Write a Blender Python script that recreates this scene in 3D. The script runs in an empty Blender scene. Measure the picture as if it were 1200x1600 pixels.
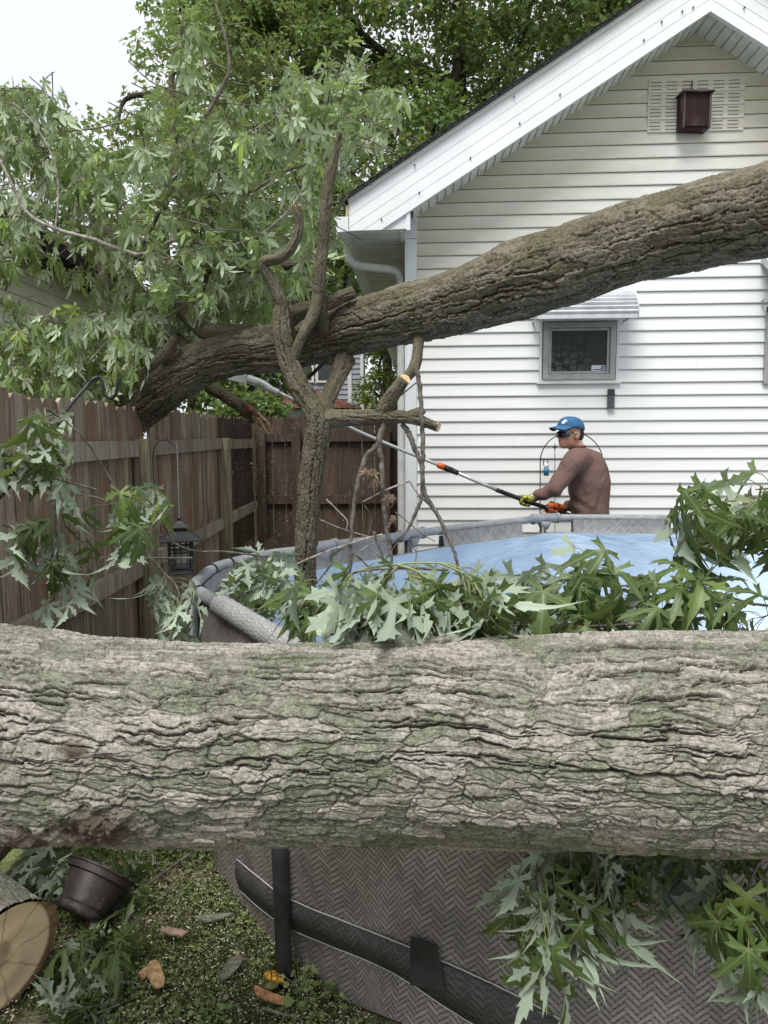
import bpy, math, random
import numpy as np
from mathutils import Vector, Matrix
R = math.radians
scene = bpy.context.scene
COL = scene.collection

# ------------------------------------------------------------------ camera
CX, CY, CZ = 0.0, 0.0, 1.6
FPX = 1156.0
PITCH, ROLL = R(5.93), R(0.3)
_F = np.array([0, math.cos(PITCH), -math.sin(PITCH)])
_R0 = np.array([1.0, 0, 0]); _U0 = np.array([0, math.sin(PITCH), math.cos(PITCH)])
_R = math.cos(ROLL)*_R0 - math.sin(ROLL)*_U0
_U = math.sin(ROLL)*_R0 + math.cos(ROLL)*_U0
cam_d = bpy.data.cameras.new('camera'); cam = bpy.data.objects.new('camera', cam_d); COL.objects.link(cam)
M4 = Matrix.Identity(4)
for i in range(3):
    M4[i][0] = _R[i]; M4[i][1] = _U[i]; M4[i][2] = -_F[i]
M4[0][3], M4[1][3], M4[2][3] = CX, CY, CZ
cam.matrix_world = M4
cam_d.sensor_fit = 'HORIZONTAL'; cam_d.sensor_width = 36; cam_d.lens = 36*FPX/1200
cam_d.clip_start = 0.05; cam_d.clip_end = 500
scene.camera = cam
scene.render.resolution_x = 768; scene.render.resolution_y = 1024

# ------------------------------------------------------------------ world, sun, exposure
SUN_EL, SUN_AZ = R(63), R(205)        # azimuth of the sun measured clockwise from +Y
world = bpy.data.worlds.new('World'); scene.world = world; world.use_nodes = True
wn = world.node_tree.nodes; wl = world.node_tree.links; wn.clear()
sky = wn.new('ShaderNodeTexSky'); sky.sky_type = 'NISHITA'; sky.sun_disc = False
sky.sun_elevation = SUN_EL; sky.sun_rotation = SUN_AZ; sky.dust_density = 2.5; sky.air_density = 1.0
hs = wn.new('ShaderNodeHueSaturation'); hs.inputs['Saturation'].default_value = 0.22
bg = wn.new('ShaderNodeBackground'); bg.inputs['Strength'].default_value = 0.13
wo = wn.new('ShaderNodeOutputWorld')
tc = wn.new('ShaderNodeTexCoord'); cn = wn.new('ShaderNodeTexNoise'); cn.inputs['Scale'].default_value = 1.6; cn.inputs['Detail'].default_value = 6
cm = wn.new('ShaderNodeMix'); cm.data_type = 'RGBA'; cr = wn.new('ShaderNodeMapRange')
cr.inputs[1].default_value = .2; cr.inputs[2].default_value = .7; cr.inputs[3].default_value = .66; cr.inputs[4].default_value = .9
cm.inputs[7].default_value = (5.1, 5.38, 5.7, 1)      # pale overcast cloud
wl.new(tc.outputs['Generated'], cn.inputs['Vector']); wl.new(cn.outputs[0], cr.inputs[0]); wl.new(cr.outputs[0], cm.inputs[0])
wl.new(sky.outputs[0], hs.inputs['Color']); wl.new(hs.outputs[0], cm.inputs[6]); wl.new(cm.outputs[2], bg.inputs['Color']); wl.new(bg.outputs[0], wo.inputs['Surface'])
sun_d = bpy.data.lights.new('sun', 'SUN'); sun = bpy.data.objects.new('sun', sun_d); COL.objects.link(sun)
sun_d.energy = 2.8; sun_d.angle = R(30); sun_d.color = (1.0, 0.97, 0.93)
sd = Vector((math.sin(SUN_AZ)*math.cos(SUN_EL), math.cos(SUN_AZ)*math.cos(SUN_EL), math.sin(SUN_EL)))
sun.rotation_euler = sd.to_track_quat('Z', 'Y').to_euler()
scene.view_settings.view_transform = 'Standard'; scene.view_settings.look = 'None'
scene.view_settings.gamma = 1.0; scene.view_settings.exposure = 0.64
try:
    scene.cycles.max_bounces = 6; scene.cycles.transparent_max_bounces = 8
except Exception: pass

# ------------------------------------------------------------------ pixel helpers (photo pixels 1200 x 1600)
def ray(px, py):
    return _F*FPX + (px-600)*_R + (800-py)*_U
def P(px, py, Y):
    d = ray(px, py); t = (Y-CY)/d[1]
    return np.array([CX, CY, CZ]) + d*t
def G(px, py, z):
    d = ray(px, py); t = (z-CZ)/d[2]
    return np.array([CX, CY, CZ]) + d*t
def proj(p):
    q = np.asarray(p, float) - np.array([CX, CY, CZ])
    f = q@_F
    return 600 + FPX*(q@_R)/f, 800 - FPX*(q@_U)/f
def pxm(p):                      # photo pixels per metre at a point
    return FPX/((np.asarray(p, float)-np.array([CX, CY, CZ]))@_F)

# ------------------------------------------------------------------ tags
def tag(o, label, cat, group=None, kind=None):
    if label: o['label'] = label
    if cat: o['category'] = cat
    if group: o['group'] = group
    if kind: o['kind'] = kind
    return o
def thing(name, label, cat, loc=(0, 0, 0), rotz=0.0, group=None):
    o = bpy.data.objects.new(name, None); COL.objects.link(o)
    o.empty_display_size = 0.1
    o.location = [float(v) for v in loc]; o.rotation_euler = (0, 0, rotz)
    return tag(o, label, cat, group)
def link(name, me, mat=None, parent=None, smooth=False, world_coords=False):
    o = bpy.data.objects.new(name, me); COL.objects.link(o)
    if mat is not None:
        for m in (mat if isinstance(mat, (list, tuple)) else [mat]): me.materials.append(m)
    if parent is not None:
        o.parent = parent
        if world_coords:          # mesh was built in world coordinates: counter the parent's transform
            pm = Matrix.Translation(parent.location) @ Matrix.Rotation(parent.rotation_euler.z, 4, 'Z')
            o.matrix_parent_inverse = pm.inverted()
    if smooth: me.shade_smooth()
    return o

# ------------------------------------------------------------------ mesh from arrays
def np_mesh(name, V, faces, nper, uv=None, attrs=None, smooth=True, matidx=None):
    """V (N,3); faces (M,nper) ints or (flat list, sizes) when nper is None"""
    me = bpy.data.meshes.new(name)
    V = np.ascontiguousarray(V, dtype=np.float32)
    me.vertices.add(len(V)); me.vertices.foreach_set('co', V.ravel())
    if nper is None:
        flat, sizes = faces
        flat = np.asarray(flat, dtype=np.int32); sizes = np.asarray(sizes, dtype=np.int32)
    else:
        F_ = np.asarray(faces, dtype=np.int32); flat = F_.ravel(); sizes = np.full(len(F_), nper, np.int32)
    me.loops.add(len(flat)); me.loops.foreach_set('vertex_index', flat)
    me.polygons.add(len(sizes))
    st = np.zeros(len(sizes), np.int32); st[1:] = np.cumsum(sizes)[:-1]
    me.polygons.foreach_set('loop_start', st)
    if smooth: me.polygons.foreach_set('use_smooth', np.ones(len(sizes), bool))
    if matidx is not None: me.polygons.foreach_set('material_index', np.asarray(matidx, np.int32))
    me.update(calc_edges=True)
    if uv is not None:
        l = me.uv_layers.new(name='UVMap')
        l.data.foreach_set('uv', np.asarray(uv, np.float32)[flat].ravel())
    if attrs:
        for k, a in attrs.items():
            at = me.attributes.new(k, 'FLOAT', 'POINT'); at.data.foreach_set('value', np.asarray(a, np.float32))
    return me

class MB:
    """simple collector of boxes, prisms, quads and tubes that become one mesh"""
    def __init__(s): s.v = []; s.f = []; s.rnd = []; s.uv = []
    def add(s, vs, fs, r=None, uvs=None):
        b = len(s.v); r = random.random() if r is None else r
        s.v += [tuple(float(c) for c in v) for v in vs]; s.rnd += [r]*len(vs)
        s.uv += (list(uvs) if uvs is not None else [(0, 0)]*len(vs))
        s.f += [tuple(b+i for i in f) for f in fs]
        return s
    def box(s, a, b, r=None):
        x0, y0, z0 = a; x1, y1, z1 = b
        return s.add([(x0,y0,z0),(x1,y0,z0),(x1,y1,z0),(x0,y1,z0),(x0,y0,z1),(x1,y0,z1),(x1,y1,z1),(x0,y1,z1)],
                     [(0,3,2,1),(4,5,6,7),(0,1,5,4),(1,2,6,5),(2,3,7,6),(3,0,4,7)], r)
    def hexa(s, bot, top, r=None):     # two quads of 4 points each
        return s.add(list(bot)+list(top), [(0,3,2,1),(4,5,6,7),(0,1,5,4),(1,2,6,5),(2,3,7,6),(3,0,4,7)], r)
    def prism(s, poly, off, r=None):   # poly: list of 3D points, off: vector
        n = len(poly); off = np.asarray(off, float)
        vs = [np.asarray(p, float) for p in poly] + [np.asarray(p, float)+off for p in poly]
        fs = [tuple(range(n))[::-1], tuple(range(n, 2*n))] + [(i, (i+1) % n, n+(i+1) % n, n+i) for i in range(n)]
        return s.add(vs, fs, r)
    def quad(s, *p, r=None): return s.add(p, [tuple(range(len(p)))], r)
    def tube(s, pts, rad, seg=8, cap=True, r=None, flat=None):
        V, F_, _, _ = sweep(pts, rad, seg)
        b = len(s.v); r = random.random() if r is None else r
        V = V.reshape(-1, 3); n = len(V)//seg
        fs = []
        for i in range(n-1):
            for j in range(seg):
                fs.append((i*seg+j, i*seg+(j+1) % seg, (i+1)*seg+(j+1) % seg, (i+1)*seg+j))
        if cap:
            fs.append(tuple(range(seg))[::-1]); fs.append(tuple((n-1)*seg+j for j in range(seg)))
        return s.add(V, fs, r)
    def lathe(s, c, prof, seg=24, r=None, sq=None):  # prof: list of (radius, z); sq: square section
        vs = []; n = len(prof)
        for (ra, z) in prof:
            for j in range(seg):
                a = 2*math.pi*j/seg + (math.pi/4 if sq else 0)
                vs.append((c[0]+ra*math.cos(a), c[1]+ra*math.sin(a), c[2]+z))
        fs = [(i*seg+j, i*seg+(j+1) % seg, (i+1)*seg+(j+1) % seg, (i+1)*seg+j) for i in range(n-1) for j in range(seg)]
        fs.append(tuple(range(seg))[::-1]); fs.append(tuple((n-1)*seg+j for j in range(seg)))
        return s.add(vs, fs, r)
    def build(s, name, mat, parent=None, smooth=False, wc=False, bevel=0.0, xf=None):
        me = bpy.data.meshes.new(name)
        V = s.v if xf is None else [tuple(xf(v)) for v in s.v]
        me.from_pydata(V, [], s.f); me.update()
        at = me.attributes.new('rnd', 'FLOAT', 'POINT'); at.data.foreach_set('value', np.asarray(s.rnd, np.float32))
        if smooth: me.shade_smooth()
        o = link(name, me, mat, parent, world_coords=wc)
        if bevel:
            m = o.modifiers.new('bev', 'BEVEL'); m.width = bevel; m.segments = 2; m.limit_method = 'ANGLE'; m.angle_limit = R(40)
        return o

def spline(pts, n=8):
    """Catmull-Rom through pts (K,D) -> dense array"""
    p = np.asarray(pts, float)
    if len(p) == 2: 
        t = np.linspace(0, 1, n+1)[:, None]; return p[0]*(1-t)+p[1]*t
    q = np.vstack([2*p[0]-p[1], p, 2*p[-1]-p[-2]])
    out = []
    for i in range(1, len(q)-2):
        a, b, c, d = q[i-1], q[i], q[i+1], q[i+2]
        for k in range(n):
            t = k/n
            out.append(.5*((2*b)+(-a+c)*t+(2*a-5*b+4*c-d)*t*t+(-a+3*b-3*c+d)*t**3))
    out.append(q[-2]); return np.array(out)

def resample(p, step):
    d = np.r_[0, np.cumsum(np.linalg.norm(np.diff(p[:, :3], axis=0), axis=1))]
    n = max(2, int(round(d[-1]/step))+1)
    t = np.linspace(0, d[-1], n)
    return np.stack([np.interp(t, d, p[:, k]) for k in range(p.shape[1])], 1), t

def frames(c):
    T = np.gradient(c, axis=0); T /= np.linalg.norm(T, axis=1)[:, None]+1e-12
    up = np.array([0, 0, 1.0]) if abs(T[0][2]) < .9 else np.array([0, 1.0, 0])
    N = np.zeros_like(c); n = up - T[0]*(up@T[0]); n /= np.linalg.norm(n)
    for i in range(len(c)):
        n = n - T[i]*(n@T[i]); n /= np.linalg.norm(n)+1e-12; N[i] = n
    B = np.cross(T, N)
    return T, N, B

def sweep(pts, rad, seg):
    c = np.asarray(pts, float); rad = np.broadcast_to(np.asarray(rad, float), (len(c),))
    T, N, B = frames(c)
    a = np.linspace(0, 2*math.pi, seg, endpoint=False)
    V = c[:, None, :] + rad[:, None, None]*(np.cos(a)[None, :, None]*N[:, None, :] + np.sin(a)[None, :, None]*B[:, None, :])
    return V, None, T, (N, B)

# ------------------------------------------------------------------ numpy noise (v periodic with integer period)
def hsh(i, j, s):
    i = i.astype(np.int64); j = j.astype(np.int64)
    h = (i*374761393 + j*668265263 + s*974634777) & 0xFFFFFFFF
    h = ((h ^ (h >> 13))*1274126177) & 0xFFFFFFFF
    h = (h ^ (h >> 16)) & 0xFFFFFFFF
    return h.astype(np.float64)/4294967295.0
def vnoise(x, y, py, s):
    xi = np.floor(x); yi = np.floor(y); fx = x-xi; fy = y-yi
    fx = fx*fx*(3-2*fx); fy = fy*fy*(3-2*fy)
    y0 = np.mod(yi, py); y1 = np.mod(yi+1, py)
    a = hsh(xi, y0, s); b = hsh(xi+1, y0, s); c = hsh(xi, y1, s); d = hsh(xi+1, y1, s)
    return (a*(1-fx)+b*fx)*(1-fy)+(c*(1-fx)+d*fx)*fy
def fbm(x, y, py, s, oct=4, g=.5):
    t = 0; a = 1; n = 0
    for o in range(oct):
        t = t + a*vnoise(x*2**o, y*2**o, py*2**o, s+o*17); n += a; a *= g
    return t/n
def voro(x, y, py, s):
    xi = np.floor(x); yi = np.floor(y)
    f1 = np.full(x.shape, 9.0); f2 = np.full(x.shape, 9.0); idr = np.zeros(x.shape); ox = np.zeros(x.shape); oy = np.zeros(x.shape)
    for dx in (-1, 0, 1):
        for dy in (-1, 0, 1):
            cx = xi+dx; cyw = np.mod(yi+dy, py)
            px = cx+.15+.7*hsh(cx, cyw, s); pyy = yi+dy+.15+.7*hsh(cx, cyw, s+1)
            d = np.hypot(x-px, y-pyy)
            n1 = d < f1
            f2 = np.where(n1, f1, np.minimum(f2, d))
            idr = np.where(n1, hsh(cx, cyw, s+2), idr); ox = np.where(n1, x-px, ox); oy = np.where(n1, y-pyy, oy)
            f1 = np.minimum(f1, d)
    return f1, f2, idr, ox, oy

def bark_h(u, v, circ, k=1.0, seed=1, lump=1.0):
    """bark relief in metres: overlapping long plates with thin deep cracks under their lower edges.
    u along the stem, v around it (period circ, grows downward on the seen side). returns height, crack mask, plate tone"""
    def N(c): return max(3, int(round(circ/(c*k))))
    def cv(c): n = N(c); return v/circ*n, n
    x = u/k
    ya, pa = cv(.20); yb, pb = cv(.07); yc, pc = cv(.03)
    A = fbm(x/.34, ya, pa, seed+1, 3, .45)-.5
    B = fbm(x/.11+7, yb, pb, seed+2, 3, .5)-.5
    C = fbm(x/.028+3, yc, pc, seed+3, 3, .55)-.5
    h = np.zeros(u.shape); crk = np.zeros(u.shape)
    yj, pj = cv(.050)
    _, _, jid, _, _ = voro(x/.10 + 1.6*B+.9*C, yj + 1.0*A+.9*B+.7*C, pj, seed+77)
    yj, pj = cv(.022)
    _, _, jd2, _, _ = voro(x/.045 + 1.6*B+1.2*C, yj + 1.4*A+1.2*B+.9*C, pj, seed+79)
    for (c, amp, dep, wd, sd) in ((.060, .0048, .0135, .0032, 11), (.034, .0034, .0095, .0028, 23), (.019, .0012, .0034, .0016, 31)):
        n = N(c); cc = circ/n/k
        Aw = fbm(x/.30+sd, ya+.37*sd, pa, seed+sd+5, 2)-.5
        dm = .042*A + .026*Aw + .020*B + .013*C + .017*(jid-.5) + .008*(jd2-.5)
        ph = v/circ*n + dm/cc + sd*.37
        i = np.floor(ph); f = ph-i; ir = np.mod(i, n)
        off = hsh(ir, ir*0, seed+sd)*50
        m = vnoise(x/(c*2.4+.022)+off, ir*1.0, n, seed+sd)
        m = np.clip((m-.38)*4.5, 0, 1)
        d = (1-f)*cc                                   # distance to the lower edge, metres/k
        d2 = f*cc                                      # distance from the plate above
        dd = np.minimum(d, d2*1.6)
        h += m*amp*(f**.8)*np.clip(d/.0016, 0, 1)
        g = np.exp(-(dd/wd)**2)*m
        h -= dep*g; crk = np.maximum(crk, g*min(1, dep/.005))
        h += amp*.30*(hsh(ir, ir*0+3, seed+sd)-.5)*0
    tone = np.zeros(u.shape)
    for (cu, cvv, amp, dep, ew, sd) in ((.12, .042, .0048, .0060, .045, 41), (.05, .018, .0024, .0026, .06, 53)):
        yy, pp = cv(cvv)
        f1, f2, idr, ox, oy = voro(x/cu + 1.3*B+.5*C, yy + (.9*A+.7*B)*.05/cvv + .55*C, pp, seed+sd)
        e = np.exp(-((f2-f1)/ew)**2)
        h += amp*((idr-.5) + .5*oy) - dep*e
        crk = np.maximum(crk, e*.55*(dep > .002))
        tone += (idr-.5)*(.65 if sd == 41 else .35)
    yg, pg = cv(.005)
    h += .0012*(fbm(x/.008, yg, pg, seed+61, 3)-.5)
    h += lump*.014*A
    return h*k, crk, tone+.5

def bark_tube(name, mat, parent, pts, rad, step, dv, k=1.0, seed=1, amp=1.0, cap=True, bumps=(), facing=None, wc=True, lump=1.0):
    """stem with real bark relief. pts (K,3) control, rad (K,)"""
    pr = spline(np.c_[np.asarray(pts, float), np.asarray(rad, float)], 10)
    pr, t = resample(pr, step)
    c = pr[:, :3]; r = pr[:, 3]
    T, N, B = frames(c)
    Rm = float(np.mean(r)); circ = 2*math.pi*Rm
    if facing is None:
        seg = max(8, int(circ/dv)); a = np.linspace(0, 2*math.pi, seg, endpoint=False)
    else:   # finer steps on the side that can be seen
        aa = np.linspace(0, 2*math.pi, 4000, endpoint=False)
        dens = np.where(np.cos(aa-facing) > -.25, 1.0, .2); cs = np.cumsum(dens)
        seg = int(circ/dv*dens.mean()); a = np.interp(np.linspace(0, cs[-1], seg, endpoint=False), cs, aa)
    seg = len(a)
    U, A = np.meshgrid(t, a, indexing='ij')
    Vv = A/(2*math.pi)*circ
    H, CR, TN = bark_h(U, Vv, circ, k, seed, lump)
    H = H*amp; CR = CR.ravel(); TN = TN.ravel()
    kn = np.zeros(H.shape)
    for (bu, ba, su, sa, bh) in bumps:
        da = (A-ba+math.pi) % (2*math.pi)-math.pi
        g = np.exp(-((U-bu)/su)**2-(da*Rm/sa)**2)
        sw = fbm(U/.018, Vv/circ*max(3, int(circ/.018)), max(3, int(circ/.018)), seed+91, 4)-.5
        H += bh*g + .05*g*(bh/.03)*sw; kn = np.maximum(kn, g)
    D = np.cos(A)[..., None]*N[:, None, :] + np.sin(A)[..., None]*B[:, None, :]
    V = c[:, None, :] + (r[:, None]+H)[..., None]*D
    nu = len(t)
    idx = np.arange(nu*seg).reshape(nu, seg)
    q = np.stack([idx[:-1, :], idx[1:, :], np.roll(idx, -1, 1)[1:, :], np.roll(idx, -1, 1)[:-1, :]], -1).reshape(-1, 4)
    V = V.reshape(-1, 3); flat = q.ravel(); sizes = np.full(len(q), 4)
    Hf = H.ravel(); kf = kn.ravel()
    if cap:
        V = np.vstack([V, c[0], c[-1]]); n0 = nu*seg
        Hf = np.r_[Hf, 0, 0]; kf = np.r_[kf, 0, 0]; CR = np.r_[CR, 0, 0]; TN = np.r_[TN, .5, .5]
        t0 = np.stack([np.full(seg, n0), idx[0], np.roll(idx[0], -1)], -1)
        t1 = np.stack([np.full(seg, n0+1), np.roll(idx[-1], -1), idx[-1]], -1)
        flat = np.r_[flat, t0.ravel(), t1.ravel()]; sizes = np.r_[sizes, np.full(2*seg, 3)]
    uvs = np.stack([np.r_[U.ravel(), [0]*(len(V)-nu*seg)], np.r_[Vv.ravel(), [0]*(len(V)-nu*seg)]], 1)
    me = np_mesh(name, V, (flat, sizes), None, attrs={'h': Hf/(k*amp if amp else 1), 'knot': kf, 'crk': CR, 'tone': TN})
    me.flip_normals()
    return link(name, me, mat, parent, world_coords=wc)

# ------------------------------------------------------------------ node expression helper
class X:
    def __init__(s, nt, sock): s.nt = nt; s.s = sock
    def _m(s, op, *a):
        n = s.nt.nodes.new('ShaderNodeMath'); n.operation = op
        for i, v in enumerate((s,)+a):
            if isinstance(v, X): s.nt.links.new(v.s, n.inputs[i])
            else: n.inputs[i].default_value = float(v)
        return X(s.nt, n.outputs[0])
    def __add__(s, o): return s._m('ADD', o)
    def __radd__(s, o): return s._m('ADD', o)
    def __sub__(s, o): return s._m('SUBTRACT', o)
    def __rsub__(s, o): return (s*-1)+o
    def __mul__(s, o): return s._m('MULTIPLY', o)
    def __rmul__(s, o): return s._m('MULTIPLY', o)
    def __truediv__(s, o): return s._m('DIVIDE', o)
    def floor(s): return s._m('FLOOR')
    def fract(s): return s._m('FRACT')
    def abs(s): return s._m('ABSOLUTE')
    def round(s): return s._m('ROUND')
    def pow(s, o): return s._m('POWER', o)
    def sin(s): return s._m('SINE')
    def lt(s, o): return s._m('LESS_THAN', o)
    def gt(s, o): return s._m('GREATER_THAN', o)
    def mod(s, o): return s._m('FLOORED_MODULO', o)
    def mx(s, o): return s._m('MAXIMUM', o)
    def mn(s, o): return s._m('MINIMUM', o)
    def atan2(s, o): return s._m('ARCTAN2', o)
    def ramp(s, a, b, lo=0.0, hi=1.0, smooth=True):
        n = s.nt.nodes.new('ShaderNodeMapRange'); n.interpolation_type = 'SMOOTHSTEP' if smooth else 'LINEAR'
        s.nt.links.new(s.s, n.inputs[0])
        n.inputs[1].default_value = a; n.inputs[2].default_value = b; n.inputs[3].default_value = lo; n.inputs[4].default_value = hi
        return X(s.nt, n.outputs[0])
class Mat:
    def __init__(s, name, rough=.7, spec=.3, metal=0.0):
        s.m = bpy.data.materials.new(name); s.m.use_nodes = True; s.nt = s.m.node_tree
        s.b = s.nt.nodes['Principled BSDF']; s.out = s.nt.nodes['Material Output']
        s.b.inputs['Roughness'].default_value = rough; s.b.inputs['Specular IOR Level'].default_value = spec
        s.b.inputs['Metallic'].default_value = metal
    def n(s, t): return s.nt.nodes.new(t)
    def attr(s, k):
        n = s.n('ShaderNodeAttribute'); n.attribute_name = k; return X(s.nt, n.outputs['Fac'])
    def coord(s, which='Object'):
        n = s.n('ShaderNodeTexCoord'); return n.outputs[which]
    def sep(s, sock):
        n = s.n('ShaderNodeSeparateXYZ'); s.nt.links.new(sock, n.inputs[0]); return [X(s.nt, n.outputs[i]) for i in range(3)]
    def comb(s, x, y, z):
        n = s.n('ShaderNodeCombineXYZ')
        for i, v in enumerate((x, y, z)):
            if isinstance(v, X): s.nt.links.new(v.s, n.inputs[i])
            else: n.inputs[i].default_value = v
        return n.outputs[0]
    def scale(s, sock, v):
        n = s.n('ShaderNodeMapping'); n.inputs['Scale'].default_value = v; s.nt.links.new(sock, n.inputs[0]); return n.outputs[0]
    def noise(s, vec, sc, det=4, rough=.55, dist=0.0, col=False):
        n = s.n('ShaderNodeTexNoise'); n.inputs['Scale'].default_value = sc; n.inputs['Detail'].default_value = det
        n.inputs['Roughness'].default_value = rough; n.inputs['Distortion'].default_value = dist
        s.nt.links.new(vec, n.inputs['Vector']); return X(s.nt, n.outputs[0])
    def voronoi(s, vec, sc, feat='F1', out='Distance', rnd=1.0):
        n = s.n('ShaderNodeTexVoronoi'); n.feature = feat; n.inputs['Scale'].default_value = sc; n.inputs['Randomness'].default_value = rnd
        s.nt.links.new(vec, n.inputs['Vector']); return X(s.nt, n.outputs[out])
    def mix(s, f, a, b):
        n = s.n('ShaderNodeMix'); n.data_type = 'RGBA'
        if isinstance(f, X): s.nt.links.new(f.s, n.inputs[0])
        else: n.inputs[0].default_value = f
        for i, v in ((6, a), (7, b)):
            if isinstance(v, (tuple, list)): n.inputs[i].default_value = (*v[:3], 1)
            else: s.nt.links.new(v, n.inputs[i])
        return n.outputs[2]
    def color(s, sock):
        if isinstance(sock, (tuple, list)): s.b.inputs['Base Color'].default_value = (*sock[:3], 1)
        else: s.nt.links.new(sock, s.b.inputs['Base Color'])
        return s
    def rough(s, x): s.nt.links.new(x.s, s.b.inputs['Roughness']); return s
    def bump(s, x, strength=.5, dist=.01):
        n = s.n('ShaderNodeBump'); n.inputs['Strength'].default_value = strength; n.inputs['Distance'].default_value = dist
        s.nt.links.new(x.s, n.inputs['Height']); s.nt.links.new(n.outputs[0], s.b.inputs['Normal']); return s

def plain(name, col, rough=.6, spec=.3, metal=0.0, var=.12, sc=9.0, bump=0.0, bsc=60):
    m = Mat(name, rough, spec, metal); oc = m.coord()
    nz = m.noise(oc, sc, 5)
    dark = tuple(c*(1-var*2) for c in col); lite = tuple(min(1, c*(1+var)) for c in col)
    m.color(m.mix(nz.ramp(.3, .7), dark, lite))
    m.rough(nz*.25+(rough-.12))
    if bump: m.bump(m.noise(oc, bsc, 3), bump, .004)
    return m.m

# ------------------------------------------------------------------ materials
def bark_mat(name, pal, base, dark, green, k=1.0):
    m = Mat(name, .92, .15); oc = m.coord()
    st = m.scale(oc, (.35, 1, 1)) 
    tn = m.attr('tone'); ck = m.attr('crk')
    a = m.noise(st, 7/k, 5, .6, .6); b = m.noise(st, 26/k, 4, .65, .4); g = m.noise(oc, 4.5/k, 4, .6)
    c1 = m.mix((a*.65+tn*.35).ramp(.44, .60), base, pal)
    c2 = m.mix(((g*.8+(1-tn)*.2).ramp(.42, .66)*b.ramp(.30, .62))*.8, c1, green)
    c2 = m.mix(m.noise(oc, 120/k, 5, .75).ramp(.40, .66, 0, .45), c2, tuple(x*.62 for x in green))
    fr = m.noise(st, 80/k, 4, .7); sp = m.noise(oc, 260/k, 3, .75)
    c3 = m.mix(fr.ramp(.36, .50, .35, 0), c2, dark)
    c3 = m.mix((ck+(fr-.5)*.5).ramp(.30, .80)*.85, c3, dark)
    c4 = m.mix(sp.ramp(.34, .50, .45, 0), c3, dark)
    c5 = m.mix(m.noise(oc, 420/k, 2, .6).ramp(.55, .75, 0, .5), c4, tuple(min(1, x*1.35) for x in pal))
    c5 = m.mix(m.noise(st, 3.1/k, 3).ramp(.62, .70)*.35, c5, tuple(x*1.2 for x in dark))
    c5 = m.mix(m.noise(oc, 85/k, 6, .82).ramp(.40, .56, .55, 0), c5, tuple(x*1.7 for x in dark))
    c5 = m.mix(m.noise(m.scale(oc, (.5, 1, 1)), 150/k, 4, .8).ramp(.52, .68, 0, .45), c5, tuple(min(1, x*1.25) for x in pal))
    kn = m.attr('knot')
    c6 = m.mix((kn*1.7*m.noise(oc, 24, 5, .7)).ramp(.15, .7)*.85, c5, m.mix(m.noise(oc, 60, 4), (.025, .017, .013), (.10, .066, .048)))
    m.color(c6); m.bump(sp*.6+fr*.8, .6, .0028*k)
    return m.m
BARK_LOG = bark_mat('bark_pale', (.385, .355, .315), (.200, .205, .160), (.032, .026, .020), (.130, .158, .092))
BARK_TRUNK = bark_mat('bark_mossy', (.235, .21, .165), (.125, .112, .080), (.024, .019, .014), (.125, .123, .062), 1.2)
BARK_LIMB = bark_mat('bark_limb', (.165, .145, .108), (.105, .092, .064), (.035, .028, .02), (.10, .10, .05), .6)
TWIG = plain('twig_bark', (.15, .132, .11), .85, .2, var=.3, sc=30)
TWIG_PALE = plain('twig_bark_pale', (.30, .27, .24), .8, .2, var=.3, sc=40)
def cutwood():
    m = Mat('cut_wood', .8, .2); o = m.coord(); x, y, z = m.sep(o)
    nz = m.noise(o, 5, 3)
    x = x+.03; y = y-.01; r = (x*x*1.5+y*y*.8).pow(.5)+nz*.05
    ring = (((r+m.noise(o, 60, 2)*.0012)*900).sin()*.5+.5)*m.noise(o, 8, 3).ramp(.3, .7, .3, 1)
    c = m.mix(ring*.55, (.74, .58, .38), (.50, .34, .20))
    c = m.mix((r+m.noise(o, 11, 5)*.10).ramp(.105, .125, .62, 0), c, (.27, .17, .10))
    ang = y.atan2(x); c = m.mix(((ang*9+m.noise(o, 20, 3)*3).sin()).ramp(.93, 1.0, 0, .5)*(r).ramp(.01, .05), c, (.22, .13, .07))
    c = m.mix((x*x+y*y).pow(.5).ramp(.150, .162), c, (.16, .085, .05))
    c = m.mix(m.noise(m.scale(o, (6, 90, 6)), 3, 4).ramp(.45, .7, 0, .35), c, (.70, .52, .33))
    m.color(c); m.bump(m.noise(m.scale(o, (4, 120, 4)), 3, 3), .35, .003)
    return m.m
CUT = cutwood()
CUT_SMALL = plain('fresh_cut_wood', (.62, .42, .24), .8, .2, var=.15, sc=60)

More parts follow.
